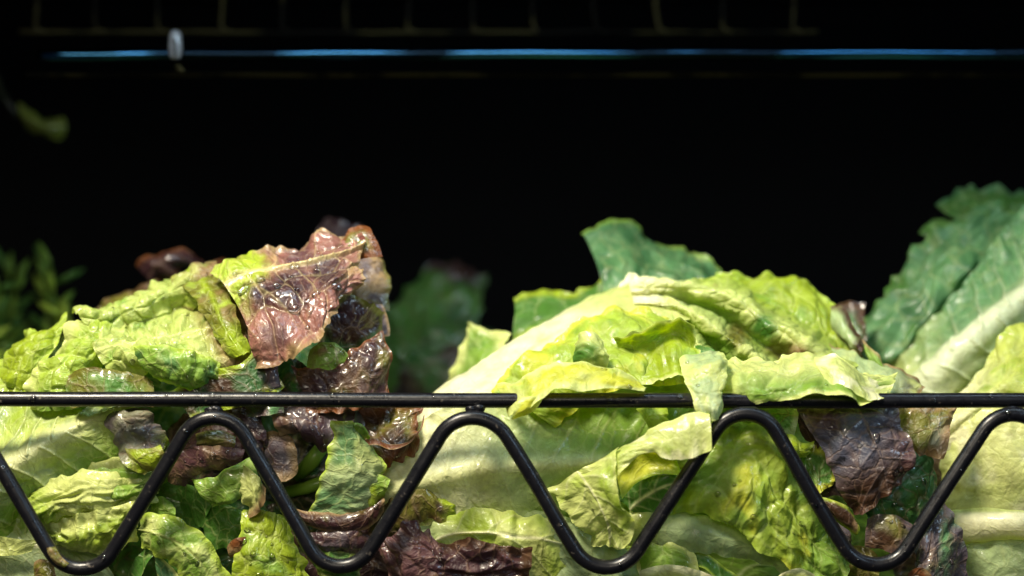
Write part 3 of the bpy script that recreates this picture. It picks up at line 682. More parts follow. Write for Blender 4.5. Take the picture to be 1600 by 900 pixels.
lf(B, RED, [[(560, 640, 30), (600, 632, 26), (664, 634, 30)], [(572, 662, 24), (610, 660, 20), (660, 652, 24)], [(576, 690, 14), (608, 692, 8), (655, 668, 14)], [(586, 705, 13), (614, 700, 7), (652, 676, 13)], [(588, 738, 22), (612, 722, 16), (640, 700, 22)]], col='brown', blotch=[('olive', .45, 14)], edge='rust', edgew=.22, crease=(1.0, 16, 12), drops=(6, .5, 1.4), label='reddish brown curled leaf')
lf(B, RED, [[(566, 690, 11), (585, 684, 7), (600, 692, 8), (640, 690, 10), (662, 650, 14)], [(570, 698, 8), (590, 696, 4), (606, 702, 5), (645, 690, 8), (664, 648, 14)]], col='rust', edge='tan', puff=(.5, 6))
lf(B, RED, [[(462, 796, 14), (500, 800, 8), (550, 800, 8), (600, 770, 12)], [(470, 808, 8), (510, 818, 3), (560, 812, 3), (600, 782, 9)], [(480, 818, 14), (520, 832, 9), (565, 826, 9), (600, 800, 14)]], col='brown', edge='tan', edgew=.15, blotch=[('plum', .5, 12), ('olive', .35, 14)], drops=(4, .4, 1.2))
lf(B, RED, [[(478, 834, 14), (510, 832, 9), (545, 826, 8), (576, 838, 12)], [(486, 846, 9), (516, 846, 4), (548, 842, 4), (574, 848, 9)], [(490, 858, 14), (520, 860, 11), (550, 860, 11), (572, 856, 13)]], col='slate', blotch=[('plum', .5, 9)], crease=(1.4, 12, 7), drops=(6, .4, 1.2))
lf(B, LIMP, [[(484, 848, 18), (510, 856, 11), (545, 858, 11), (572, 874, 14)], [(490, 872, 14), (515, 882, 7), (540, 884, 7), (564, 886, 11)], [(500, 895, 18), (525, 905, 13), (550, 905, 13), (562, 898, 15)]], col='green', edge='pale', blotch=[('lime', .4, 9)], crease=(1.4, 18, 8))
lf(B, RED, [[(582, 830, 24), (620, 770, 18), (660, 748, 16), (680, 770, 18), (712, 778, 20)], [(590, 846, 18), (630, 800, 9), (664, 778, 8), (688, 790, 10), (714, 790, 16)], [(610, 850, 22), (640, 828, 14), (668, 812, 13), (692, 812, 15), (710, 800, 18)]], col='olive', tipc='yg', tipw=.2, blotch=[('brown', .55, 16), ('plum', .3, 14)], puff=(.8, 10))
lf(B, RED, [[(592, 850, 10), (612, 838, 4), (632, 816, 2), (636, 818, 3)], [(596, 870, 6), (628, 856, -3), (650, 838, -2), (642, 820, 2)], [(606, 900, 6), (640, 892, -5), (680, 862, -3), (656, 838, 3)], [(622, 950, 10), (660, 940, 0), (706, 900, 2), (700, 858, 8)]], col='purple', blotch=[('tan', .33, 9), ('slate', .3, 10)], puff=(1.4, 9), wr=(2.0, 14, 14), cells=.5, drops=(9, .5, 1.5), label='glossy purple crumpled leaf')
lf(B, RED, [[(650, 852, 8), (710, 848, 3), (770, 852, 2), (832, 856, 5)], [(660, 872, 3), (715, 866, -2), (772, 870, -2), (830, 876, 2)], [(665, 900, 3), (720, 896, -2), (775, 898, -2), (828, 898, 2)], [(670, 950, 8), (730, 940, 4), (780, 940, 4), (826, 935, 8)]], col='plum', edge='brown', blotch=[('purple', .4, 14)], crease=(2.0, 24, 8), drops=(5, .4, 1.2))

# ------------------------------------------------------------------ romaine in the middle
R_ = thing('romaine_lettuce', 'large pale yellow green romaine lettuce in the middle with leaf tips hanging over the rail', 'lettuce', (0.07, 0.07, 0.0), 'lettuces in a row on the shelf')
ROM = dict(kind='romaine', puff=(0.9, 12), wr=(2.4, 28, 20), ruf=(1.8, 10), cells=0.15, flat=0.85)
# body
lf(R_, ROM, [[(560, 960, 60), (640, 700, 70), (800, 560, 90), (960, 470, 105)], [(740, 980, 40), (800, 740, 44), (900, 600, 60), (1040, 490, 90)], [(1000, 980, 36), (1020, 760, 40), (1080, 620, 56), (1160, 500, 85)], [(1240, 980, 40), (1220, 780, 46), (1230, 640, 60), (1260, 540, 85)], [(1420, 960, 70), (1400, 760, 76), (1400, 640, 86), (1380, 580, 100)]], col='mid', rib=2, lat=(6, 1, 1), step=2)
lf(R_, ROM, [[(580, 960, 80), (660, 660, 110), (900, 480, 140)], [(1000, 980, 150), (1020, 640, 170), (1080, 470, 150)], [(1440, 960, 90), (1420, 660, 110), (1300, 520, 130)]], col='green', step=3)
# the outer leaf with the broad white rib, upper part (rises to the right)
lf(R_, ROM, [[(560, 770, 40), (650, 640, 46), (760, 560, 54), (880, 488, 66), (985, 440, 82)], [(590, 790, 24), (690, 650, 26), (790, 578, 33), (900, 502, 50), (1010, 452, 70)], [(640, 800, 18), (740, 670, 18), (830, 600, 26), (925, 528, 40), (1050, 468, 62)], [(720, 800, 18), (800, 690, 18), (872, 630, 22), (960, 558, 32), (1080, 500, 50)]], col='cream', blotch=[('pale', .35, 22)], puff=(.3, 16), wr=(1.4, 60, 14), serr=.3, ruf=(.5, 20), tipc='pale', tipw=.3, cells=.04, label='broad cream coloured rib')
lf(R_, ROM, [[(930, 500, 70), (960, 466, 74), (988, 430, 80)], [(985, 500, 64), (1000, 476, 66), (1010, 442, 74)], [(1030, 500, 62), (1050, 480, 66), (1045, 462, 76)]], col='cream', puff=(.6, 10), serr=.8)
# below the rail: broad rib to the right, green veined blade above it
lf(R_, ROM, [[(590, 740, 26), (690, 640, 22), (800, 620, 22), (920, 616, 24), (1110, 616, 28)], [(590, 752, 22), (700, 690, 15), (810, 672, 15), (920, 668, 18), (1100, 672, 24)], [(590, 775, 18), (700, 742, 9), (820, 728, 10), (930, 724, 13), (1080, 730, 22)], [(600, 800, 20), (710, 780, 13), (820, 770, 13), (930, 770, 17), (1060, 780, 24)], [(640, 850, 26), (730, 832, 20), (820, 820, 20), (930, 820, 24), (1050, 830, 30)]],
   col='mid', rib=2, ribw=.10, riba=1.6, ribc=(0.70, 0.72, 0.36), lat=(9, .35, .7), base='cream', basew=.75, puff=(.5, 12), wr=(1.2, 40, 26), serr=.4)
lf(R_, ROM, [[(620, 850, 24), (700, 808, 16), (780, 800, 12), (860, 812, 14), (1000, 870, 24)], [(640, 870, 20), (710, 834, 9), (790, 834, 4), (870, 846, 7), (980, 890, 16)], [(650, 905, 20), (720, 880, 11), (800, 885, 6), (880, 896, 8), (970, 930, 16)], [(660, 970, 26), (740, 960, 20), (820, 960, 14), (900, 960, 16), (980, 980, 22)]], col='pale', blotch=[('lime', .45, 22)], puff=(1.3, 14), wr=(2.6, 24, 18), rib=1, ribw=.02, lat=(5, 1, .9), base='sage')
lf(R_, ROM, [[(820, 800, 20), (860, 800, 13), (930, 830, 13), (990, 860, 18)], [(820, 840, 15), (880, 860, 8), (940, 880, 8), (1000, 900, 13)], [(840, 930, 16), (900, 930, 10), (960, 940, 10), (1010, 950, 14)]], col='sage', puff=(1.0, 10))
# inner yellow leaves above the rail
lf(R_, ROM, [[(770, 620, 30), (835, 555, 34), (900, 505, 42), (975, 488, 48), (1050, 500, 50)], [(800, 628, 20), (860, 580, 20), (920, 535, 26), (990, 520, 32), (1066, 528, 38)], [(830, 640, 16), (885, 605, 13), (940, 572, 15), (1000, 562, 20), (1076, 560, 26)], [(870, 660, 20), (920, 632, 16), (965, 612, 15), (1010, 606, 18), (1070, 604, 24)]], col='lime', blotch=[('yellow', .35, 14), ('mid', .3, 11)], puff=(1.8, 13), wr=(4.6, 22, 20), edge='yellow', edgew=.08, cells=.1)
lf(R_, ROM, [[(958, 522, 24), (1004, 509, 13), (1050, 494, 11), (1086, 508, 17)], [(966, 545, 25), (1012, 533, 22), (1057, 522, 20), (1088, 538, 20)], [(976, 572, 18), (1022, 568, 14), (1064, 560, 12), (1086, 568, 14)], [(988, 600, 10), (1034, 597, 6), (1068, 592, 5), (1082, 588, 9)]], col='yg', edge='pale', edgew=.06, blotch=[('mid', .4, 16)], puff=(1.2, 12), wr=(2.6, 20, 20), serr=.6)
lf(R_, ROM, [[(905, 540, 22), (922, 528, 14), (940, 538, 16)], [(900, 560, 15), (925, 550, 8), (945, 560, 12)], [(905, 580, 18), (925, 578, 14), (948, 580, 18)]], col='green', edge='pale', edgew=.3, crease=(1.2, 8, 5))
# folds hanging over the rail
lf(R_, ROM, [[(778, 600, 14), (812, 592, 6), (856, 574, 4), (905, 574, 3), (960, 580, 4), (1010, 606, 8)], [(790, 628, 4), (825, 614, -5), (868, 594, -6), (910, 590, -6), (960, 594, -5), (1008, 610, 0)], [(800, 655, 0), (832, 640, -9), (875, 612, -9), (912, 614, -8), (958, 608, -7), (1004, 614, -2)]], col='yellow', blotch=[('pale', .45, 14), ('lime', .3, 9)], puff=(1.3, 10), wr=(2.0, 16, 14), edge='pale', edgew=.15, serr=1.6, drops=(3, .5, 1.3))
lf(R_, ROM, [[(798, 655, -4), (806, 640, -7), (818, 622, -6)], [(815, 650, -6), (824, 638, -9), (838, 620, -8)], [(826, 648, -3), (838, 636, -7), (850, 616, -6)]], col='yellow', edge='pale', puff=(1, 7))
lf(R_, ROM, [[(1066, 560, 16), (1068, 590, 2), (1082, 622, -7), (1104, 656, -8)], [(1090, 556, 10), (1096, 588, -5), (1102, 622, -10), (1108, 658, -9)], [(1112, 550, 10), (1120, 580, -3), (1122, 610, -8), (1114, 656, -8)], [(1126, 548, 16), (1132, 570, 6), (1130, 600, -4), (1118, 650, -6)]], col='sage', tipc=(0.55, 0.66, 0.40), edge='pale', blotch=[('pale', .45, 10)], puff=(1.2, 8), wr=(1.8, 12, 12), serr=1.2, drops=(3, .4, 1))
# fan of ridged pale ribs, valleys coloured darker to paint in fold shade
lf(R_, ROM, [[(985, 448, 72), (1060, 440, 74), (1130, 448, 76), (1200, 478, 76), (1290, 525, 72), (1350, 575, 64)], [(985, 455, 62), (1050, 452, 60), (1115, 462, 55), (1185, 500, 46), (1250, 545, 37), (1300, 590, 34)],
             [(988, 464, 66), (1045, 464, 67), (1105, 482, 67), (1165, 520, 62), (1220, 558, 53), (1265, 598, 44)], [(990, 474, 56), (1042, 476, 51), (1098, 500, 43), (1150, 540, 33), (1200, 574, 26), (1245, 606, 24)],
             [(992, 484, 60), (1040, 488, 60), (1085, 514, 58), (1125, 550, 51), (1165, 584, 42), (1200, 615, 34)], [(995, 492, 53), (1035, 498, 45), (1075, 525, 36), (1108, 560, 26), (1140, 590, 19), (1165, 620, 18)],
             [(1000, 510, 54), (1035, 520, 52), (1062, 545, 48), (1080, 580, 40), (1100, 610, 30), (1120, 630, 28)]], col='pale', linecols=['lime', 'pale', 'mid', 'pale', 'mid', 'pale', 'mid'], base='cream', basew=.32, puff=(1.7, 8), wr=(3.0, 22, 10), cells=.08, blotch=[('tan', .2, 14)], serr=.5, spots=[(1240, 560, 26, 'tan'), (1195, 512, 22, 'green'), (1150, 525, 20, 'olive'), (1215, 545, 18, 'olive'), (1120, 545, 22, 'mid')])
lf(R_, ROM, [[(1060, 545, 34), (1110, 545, 30), (1140, 580, 24)], [(1075, 580, 28), (1110, 580, 24), (1138, 605, 20)], [(1090, 625, 26), (1115, 620, 22), (1140, 630, 20)]], col='green', puff=(1, 8))
lf(R_, ROM, [[(1130, 570, 26), (1170, 565, 20), (1215, 572, 18), (1262, 560, 18), (1320, 580, 22), (1385, 606, 30)], [(1128, 590, 16), (1170, 588, 8), (1220, 590, 6), (1272, 578, 5), (1325, 590, 9), (1388, 610, 22)], [(1130, 612, 8), (1172, 612, -2), (1222, 610, -4), (1275, 602, -5), (1325, 606, -3), (1380, 615, 12)], [(1132, 622, 10), (1180, 624, 0), (1228, 624, -3), (1280, 622, -8), (1325, 638, -8), (1382, 622, 8)]], col='mid', linecols=['pale', 'pale', 'mid', 'mid'], edge='pale', edgew=.06, blotch=[('sage', .3, 12)], base='pale', basew=.2, puff=(1.5, 11), wr=(3.4, 18, 16), crease=(1.0, 16, 16), serr=1.0, drops=(6, .4, 1.3))  # pale upper lines paint the lit top edge of the fold
lf(R_, ROM, [[(1275, 562, 12), (1310, 562, 8), (1350, 590, 10), (1395, 600, 18)], [(1280, 578, 4), (1318, 582, -3), (1355, 608, 0), (1390, 612, 10)], [(1300, 600, 0), (1330, 610, -8), (1360, 626, -7), (1386, 622, 4)]], col='pale', blotch=[('cream', .4, 10)], puff=(1.0, 9), serr=.8)
lf(R_, ROM, [[(1125, 600, 12), (1150, 596, 4), (1175, 600, 3)], [(1126, 618, 8), (1152, 616, 0), (1178, 616, 0)]], col='lime', edge='pale', puff=(1.4, 6), crease=(1, 7, 7))
# bright leaf lit through behind the fan
lf(R_, ROM, [[(1122, 430, 82), (1165, 436, 84), (1210, 432, 86), (1262, 448, 86), (1300, 478, 80), (1335, 525, 70)], [(1125, 450, 76), (1170, 455, 74), (1215, 460, 74), (1260, 478, 72), (1300, 520, 66), (1345, 560, 58)], [(1140, 470, 76), (1185, 480, 74), (1225, 495, 72), (1260, 520, 68), (1300, 555, 62), (1350, 590, 54)]], col='yg', edge='lime', edgew=.05, blotch=[('mid', .38, 13)], puff=(1.9, 11), wr=(4.5, 20, 18), ruf=(1.3, 23), serr=1)
lf(R_, ROM, [[(1118, 428, 88), (1150, 430, 86), (1185, 440, 86)], [(1122, 450, 82), (1155, 452, 80), (1180, 455, 80)]], col='mid', edge='lime')
lf(R_, ROM, [[(1298, 480, 74), (1312, 482, 70), (1330, 510, 62), (1348, 545, 54)], [(1300, 500, 66), (1315, 515, 60), (1332, 538, 54), (1350, 550, 50)], [(1302, 520, 70), (1320, 535, 64), (1335, 550, 58), (1350, 556, 54)]], col='sage', edge='brown', edgew=.22, tipc='brown', tipw=.35, puff=(1, 7), ruf=(1.6, 5))
lf(R_, ROM, [[(1350, 530, 54), (1362, 545, 46), (1380, 570, 42)], [(1355, 560, 46), (1372, 575, 40), (1390, 580, 40)], [(1365, 585, 50), (1385, 590, 46), (1395, 585, 46)]], col='mid', edge='tan', edgew=.2)
lf(R_, ROM, [[(1290, 540, 60), (1340, 555, 50), (1390, 575, 44), (1445, 612, 44)], [(1290, 570, 48), (1340, 580, 38), (1390, 596, 32), (1440, 616, 34)], [(1300, 610, 40), (1345, 615, 30), (1390, 620, 26), (1430, 626, 30)]], col='sage', tipc='grey', tipw=.4, blotch=[('pale', .4, 14)], edge='tan', edgew=.08)
# back leaves, the tint of the cool light put into their green
lf(R_, ROM, [[(914, 374, 120), (960, 352, 128), (1015, 378, 132), (1080, 405, 130), (1140, 435, 122)], [(924, 392, 112), (965, 382, 114), (1015, 398, 116), (1075, 424, 114), (1135, 450, 110)], [(938, 430, 104), (975, 420, 104), (1020, 430, 106), (1075, 445, 104), (1130, 465, 102)], [(945, 470, 98), (985, 462, 98), (1030, 468, 98), (1080, 475, 96), (1125, 480, 96)]], col='bluegreen', blotch=[('teal', .4, 18)], edge='mid', edgew=.05, puff=(1.4, 12), wr=(3, 26, 16), crease=(1.2, 40, 14), step=1.3)
lf(R_, ROM, [[(804, 470, 108), (840, 455, 112), (900, 460, 112), (925, 445, 110), (965, 455, 102)], [(806, 500, 98), (845, 485, 98), (895, 478, 100), (928, 466, 100), (965, 475, 94)], [(800, 545, 90), (845, 520, 88), (890, 500, 90), (930, 485, 90), (960, 490, 88)]], col='green', edge='yg', edgew=.14, puff=(1.2, 11), ruf=(2.0, 12), step=1.2)
lf(R_, ROM, [[(672, 625, 90), (712, 570, 92), (735, 520, 95), (742, 500, 96)], [(700, 630, 80), (740, 580, 80), (752, 545, 84), (750, 512, 92)], [(740, 630, 76), (780, 575, 76), (790, 550, 80), (806, 530, 86)]], col='mid', edge='pale', edgew=.25, blotch=[('green', .4, 16)], step=1.2)
# front fold below the rail
lf(R_, ROM, [[(858, 764, 10), (885, 800, 6), (915, 830, 6), (926, 852, 8)], [(905, 738, 3), (930, 772, -7), (948, 812, -7), (955, 854, 0)], [(945, 715, -3), (950, 758, -12), (966, 800, -10), (972, 856, -2)], [(974, 698, -7), (965, 748, -13), (980, 788, -15), (992, 806, -11), (982, 852, -4)]], col='pale', blotch=[('lime', .42, 16)], edge='pale', edgew=.06, puff=(.9, 12), wr=(2.2, 20, 16), serr=.9, cells=.15, rib=1, ribw=.012, lat=(4, 1, .6), drops=(3, .4, 1.2))
lf(R_, ROM, [[(905, 738, 2), (955, 712, -4), (1000, 686, -6), (1045, 660, -8), (1108, 644, -9)], [(935, 742, -4), (966, 722, -10), (1008, 696, -12), (1052, 688, -14), (1112, 670, -15)], [(962, 750, -8), (974, 736, -11), (1012, 706, -12), (1056, 718, -13), (1113, 703, -15)]], col='pale', blotch=[('lime', .4, 14), ('cream', .35, 11)], puff=(.8, 12), wr=(1.8, 18, 14), serr=.7, cells=.12)
lf(R_, ROM, [[(962, 712, 0), (1005, 694, -1), (1060, 712, -2)], [(964, 745, 2), (1008, 722, 4), (1064, 730, 1)], [(972, 782, 0), (1010, 750, 2), (1062, 746, -1)]], col='yellow', edge='lime', puff=(.5, 10), wr=(1.2, 14, 14), serr=.4)
lf(R_, ROM, [[(965, 780, 12), (1000, 738, 9), (1050, 730, 7), (1070, 736, 8)], [(985, 795, 12), (1015, 770, 6), (1050, 755, 5), (1066, 755, 10)], [(990, 805, 16), (1030, 795, 11), (1055, 780, 10), (1066, 772, 14)]], col='green', rib=1, ribw=.05, lat=(4, 1, .6), puff=(.6, 9))
lf(R_, ROM, [[(998, 640, 16), (1010, 638, 12), (1040, 640, 14)], [(1010, 660, 10), (1022, 655, 6), (1046, 652, 9)], [(1018, 674, 12), (1030, 668, 8), (1048, 662, 12)]], col='lime', crease=(1, 8, 6))
# blistered leaf seen between the wires
lf(R_, ROM, [[(1120, 660, 18), (1160, 660, 12), (1190, 672, 10), (1225, 720, 10), (1270, 800, 10), (1318, 880, 14)], [(1095, 700, 10), (1140, 700, 2), (1180, 715, -1), (1215, 765, -1), (1260, 830, 1), (1312, 900, 6)], [(1070, 750, 8), (1120, 758, 0), (1160, 775, -3), (1200, 810, -2), (1245, 855, 1), (1300, 930, 6)], [(1055, 800, 12), (1105, 802, 5), (1150, 820, 3), (1190, 850, 3), (1235, 885, 4), (1280, 960, 10)]], col='lime', blotch=[('mid', .42, 18), ('yellow', .35, 16)], tipc='mid', tipw=.4, puff=(3.0, 13), wr=(4.2, 17, 17), crease=(1.2, 16, 14), serr=.8, drops=(9, .4, 1.4), step=.85, cells=.15)
lf(R_, ROM, [[(985, 800, 16), (1050, 800, 11), (1140, 820, 11), (1240, 862, 16)], [(985, 825, 10), (1050, 828, 4), (1140, 842, 4), (1235, 878, 10)], [(990, 850, 14), (1060, 858, 9), (1140, 868, 9), (1225, 895, 14)]], col='sage', base='pale', puff=(.25, 14), wr=(.7, 50, 10), serr=.3)
lf(R_, ROM, [[(1000, 850, 16), (1040, 842, 10), (1075, 862, 10)], [(1000, 880, 10), (1045, 870, 5), (1090, 885, 7)], [(1010, 930, 14), (1050, 920, 10), (1100, 930, 12)]], col='mid', edge='pale', puff=(1.2, 9))
lf(R_, ROM, [[(1060, 868, 14), (1095, 862, 10), (1125, 880, 10), (1160, 905, 14)], [(1065, 895, 10), (1095, 888, 6), (1120, 905, 7), (1150, 930, 12)]], col='green', edge='lime', puff=(1, 8))
lf(R_, ROM, [[(1000, 890, 6), (1040, 880, 2), (1080, 885, 2), (1130, 905, 6)], [(1000, 960, 8), (1040, 960, 4), (1090, 960, 4), (1140, 960, 8)]], col='pale', edge='cream', edgew=.2, ruf=(1.6, 7))
lf(R_, ROM, [[(1212, 908, 4), (1228, 890, 0), (1250, 886, 0), (1276, 905, 4)], [(1205, 960, 6), (1230, 950, 2), (1255, 950, 2), (1285, 960, 6)]], col='pale', edge='cream')

# ------------------------------------------------------------------ dark lettuce between the two romaines
E = thing('lettuce_head', 'dark slate purple and olive leaf lettuce squeezed between the two romaines at the lower right', 'lettuce', (0.145, 0.05, 0.0), 'lettuces in a row on the shelf')
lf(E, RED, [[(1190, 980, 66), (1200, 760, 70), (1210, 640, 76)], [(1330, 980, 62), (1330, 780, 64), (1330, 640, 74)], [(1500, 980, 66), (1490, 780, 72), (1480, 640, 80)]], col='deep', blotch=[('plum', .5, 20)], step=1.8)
lf(E, RED, [[(1395, 640, 26), (1430, 632, 22), (1496, 640, 26)], [(1400, 670, 16), (1436, 668, 11), (1488, 660, 16)], [(1402, 690, 15), (1440, 692, 9), (1478, 685, 13)], [(1410, 705, 20), (1445, 715, 14), (1470, 722, 16)]], col='olive', edge='tan', edgew=.16, blotch=[('grey', .4, 14)], cells=.4, puff=(.7, 12), label='olive green leaf')
lf(E, RED, [[(1200, 632, 22), (1222, 632, 18), (1246, 640, 18)], [(1206, 660, 15), (1226, 656, 11), (1246, 658, 12)], [(1212, 690, 18), (1230, 680, 14), (1240, 684, 15)]], col='green', edge='sage')
lf(E, BUT, [[(1216, 684, 14), (1236, 682, 8), (1256, 690, 8), (1272, 690, 10)], [(1222, 702, 9), (1240, 700, 4), (1254, 704, 5), (1266, 702, 8)], [(1232, 730, 12), (1246, 726, 8), (1254, 715, 9), (1262, 706, 11)]], col='yg', edge='lime')
lf(E, RED, [[(1235, 730, 22), (1262, 692, 16), (1285, 700, 16), (1300, 745, 18)], [(1246, 755, 16), (1270, 740, 10), (1288, 745, 10), (1302, 752, 13)], [(1262, 785, 14), (1280, 775, 9), (1292, 765, 9), (1304, 758, 12)]], col='green', edge='yellow', edgew=.14, blotch=[('mid', .4, 12)], puff=(.7, 10))
lf(E, RED, [[(1262, 778, 12), (1290, 778, 8), (1312, 785, 7), (1335, 815, 10)], [(1272, 792, 8), (1298, 796, 3), (1318, 806, 3), (1342, 828, 7)], [(1282, 804, 12), (1305, 812, 9), (1322, 822, 9), (1340, 832, 10)]], col='brown', edge='yg', edgew=.18, tipc='tan', tipw=.25)
lf(E, RED, [[(1282, 770, 20), (1300, 752, 17), (1322, 770, 17)], [(1288, 782, 18), (1308, 775, 15), (1328, 790, 16)]], col='plum', drops=(4, .8, 2))
lf(E, RED, [[(1238, 640, 18), (1258, 648, 14), (1275, 670, 14)], [(1248, 660, 16), (1266, 668, 11), (1278, 690, 13)], [(1255, 680, 20), (1270, 690, 17), (1282, 710, 18)]], col='plum', drops=(4, .4, 1.2))
lf(E, RED, [[(1240, 636, 14), (1276, 690, 7), (1306, 750, 6), (1338, 802, 9)], [(1280, 630, 12), (1315, 685, 2), (1340, 740, 0), (1356, 798, 4)], [(1335, 628, 12), (1362, 680, 0), (1380, 725, -1), (1384, 772, 2)], [(1398, 628, 16), (1412, 672, 5), (1428, 718, 2), (1412, 742, 4)]], col='slate', rib=2, ribw=.012, riba=.8, ribc=(0.2, 0.15, 0.14), flat=1.0, lat=(4, 1, .7), blotch=[('purple', .35, 24)], tipc='brown', tipw=.42, puff=(.8, 20), wr=(1.6, 30, 26), cells=.75, spots=[(1330, 668, 60, (0.075, 0.08, 0.12)), (1290, 650, 30, 'plum')], serr=.8, drops=(7, .5, 1.8), step=.85, label='slate purple leaf with raised veins')  # bluish spot at the top paints in a cool sheen
lf(E, RED, [[(1360, 778, 8), (1376, 752, 3), (1392, 738, 2), (1404, 722, 3)], [(1366, 776, 6), (1384, 764, 0), (1398, 745, 0), (1406, 726, 2)], [(1372, 774, 9), (1390, 766, 5), (1402, 750, 4), (1407, 730, 5)]], col='tan', blotch=[('olive', .4, 8), ('yg', .3, 9)], puff=(.5, 8))
lf(E, RED, [[(1398, 722, 20), (1425, 705, 16), (1452, 722, 18), (1460, 760, 22)], [(1380, 760, 14), (1412, 745, 8), (1440, 755, 9), (1458, 790, 15)], [(1352, 790, 12), (1390, 785, 4), (1420, 795, 5), (1448, 815, 11)], [(1360, 812, 15), (1390, 812, 9), (1415, 822, 9), (1440, 840, 14)]], col='deep', base='teal', blotch=[('green', .4, 14), ('olive', .28, 10)], puff=(2.0, 11), wr=(2.4, 18, 18), drops=(4, .4, 1.2), label='dark green blistered leaf')
lf(E, RED, [[(1358, 810, 12), (1382, 802, 6), (1412, 812, 6), (1430, 835, 10)], [(1352, 835, 9), (1380, 828, 1), (1410, 836, 1), (1428, 850, 7)], [(1352, 855, 10), (1378, 862, 4), (1405, 868, 4), (1422, 870, 9)]], col='slate', blotch=[('olive', .45, 12), ('plum', .3, 9)], spots=[(1375, 850, 26, 'brown')], puff=(.5, 13), wr=(1.2, 16, 16), cells=.5, drops=(4, .4, 1.2))
lf(E, RED, [[(1310, 860, 20), (1345, 852, 15), (1370, 868, 15)], [(1318, 890, 15), (1348, 880, 10), (1372, 890, 12)], [(1330, 930, 18), (1355, 930, 14), (1375, 930, 16)]], col='olive', blotch=[('tan', .3, 9)])
lf(E, RED, [[(1300, 815, 22), (1318, 820, 18), (1330, 845, 20)], [(1300, 835, 18), (1316, 840, 14), (1326, 860, 16)]], col='slate', drops=(4, .5, 1.4))
lf(E, RED, [[(1472, 786, 26), (1490, 820, 20), (1504, 870, 20), (1512, 940, 24)], [(1452, 810, 16), (1468, 845, 8), (1478, 890, 8), (1482, 950, 12)], [(1440, 835, 13), (1448, 865, 5), (1452, 905, 5), (1452, 960, 9)], [(1425, 860, 16), (1425, 890, 10), (1422, 925, 10), (1415, 970, 14)]], col='slate', blotch=[('bluegreen', .4, 16), ('tan', .28, 12)], cells=.65, puff=(1.2, 13), wr=(2, 18, 18), drops=(8, .5, 1.8), label='bluish grey leaf with purple veins')
lf(E, RED, [[(1420, 895, 10), (1438, 885, 7), (1455, 898, 8)], [(1415, 950, 12), (1436, 940, 8), (1455, 945, 10)]], col='rust', blotch=[('tan', .4, 6)])
lf(E, RED, [[(1455, 770, 30), (1476, 790, 26), (1490, 830, 28)], [(1440, 790, 26), (1455, 815, 22), (1465, 850, 24)]], col='deep', blotch=[('brown', .4, 10)])
# a glimpse of the same head behind
lf(E, RED, [[(1305, 480, 110), (1330, 476, 105), (1354, 475, 105)], [(1320, 510, 100), (1336, 505, 96), (1350, 500, 98)], [(1335, 560, 95), (1345, 545, 92), (1352, 530, 95)]], col='deep', edge='brown', edgew=.25)

# ------------------------------------------------------------------ right romaine
D = thing('romaine_lettuce', 'romaine lettuce at the right edge standing taller, bluish leaf tops and a thick pale rib', 'lettuce', (0.20, 0.12, 0.0), 'lettuces in a row on the shelf')
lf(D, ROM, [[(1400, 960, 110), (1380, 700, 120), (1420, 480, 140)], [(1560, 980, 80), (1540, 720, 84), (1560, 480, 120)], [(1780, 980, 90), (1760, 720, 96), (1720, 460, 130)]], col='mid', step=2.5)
lf(D, ROM, [[(1350, 520, 132), (1400, 455, 136), (1460, 380, 140), (1510, 345, 144), (1560, 330, 150)], [(1352, 550, 118), (1410, 490, 114), (1475, 410, 122), (1530, 365, 132), (1580, 345, 142)], [(1372, 575, 112), (1425, 520, 104), (1490, 440, 112), (1545, 392, 124), (1600, 372, 136)], [(1396, 590, 116), (1445, 540, 114), (1505, 470, 118), (1560, 425, 126), (1620, 400, 138)]], col='bluegreen', blotch=[('teal', .4, 20), ('green', .3, 14)], puff=(.8, 12), wr=(3.4, 50, 16), crease=(4.0, 60, 13), edge='green', edgew=.05, step=1.3)  # blue-green carries the cool light's tint on the leaf tops
lf(D, ROM, [[(1370, 590, 120), (1440, 520, 108), (1520, 430, 110), (1580, 340, 122), (1680, 290, 140)], [(1390, 605, 104), (1470, 525, 92), (1550, 455, 96), (1620, 395, 108), (1720, 330, 128)], [(1420, 628, 86), (1500, 548, 74), (1580, 482, 80), (1650, 430, 94), (1740, 380, 118)], [(1450, 660, 84), (1530, 580, 76), (1610, 520, 82), (1680, 470, 98), (1760, 420, 120)], [(1500, 690, 92), (1570, 620, 86), (1640, 570, 92), (1700, 530, 108), (1780, 480, 128)]], col='bluegreen', rib=2, ribw=.15, riba=5.0, ribc=(0.74, 0.78, 0.54), lat=(9, .5, 2.0), base='pale', basew=.3, puff=(1.4, 13), wr=(4.6, 60, 15), step=1.2)
lf(D, ROM, [[(1462, 325, 160), (1510, 300, 165), (1570, 302, 170), (1680, 285, 175)], [(1480, 336, 150), (1525, 325, 152), (1580, 320, 158), (1690, 310, 168)], [(1500, 345, 148), (1545, 350, 150), (1600, 352, 156), (1700, 345, 168)]], col='green', edge='bluegreen', edgew=.15, ruf=(2.5, 14), step=1.3)
lf(D, ROM, [[(1438, 366, 150), (1460, 348, 152), (1490, 350, 154)], [(1450, 372, 146), (1472, 362, 146), (1500, 368, 148)], [(1470, 385, 148), (1490, 385, 148), (1510, 388, 150)]], col='deep', edge='green', edgew=.3)
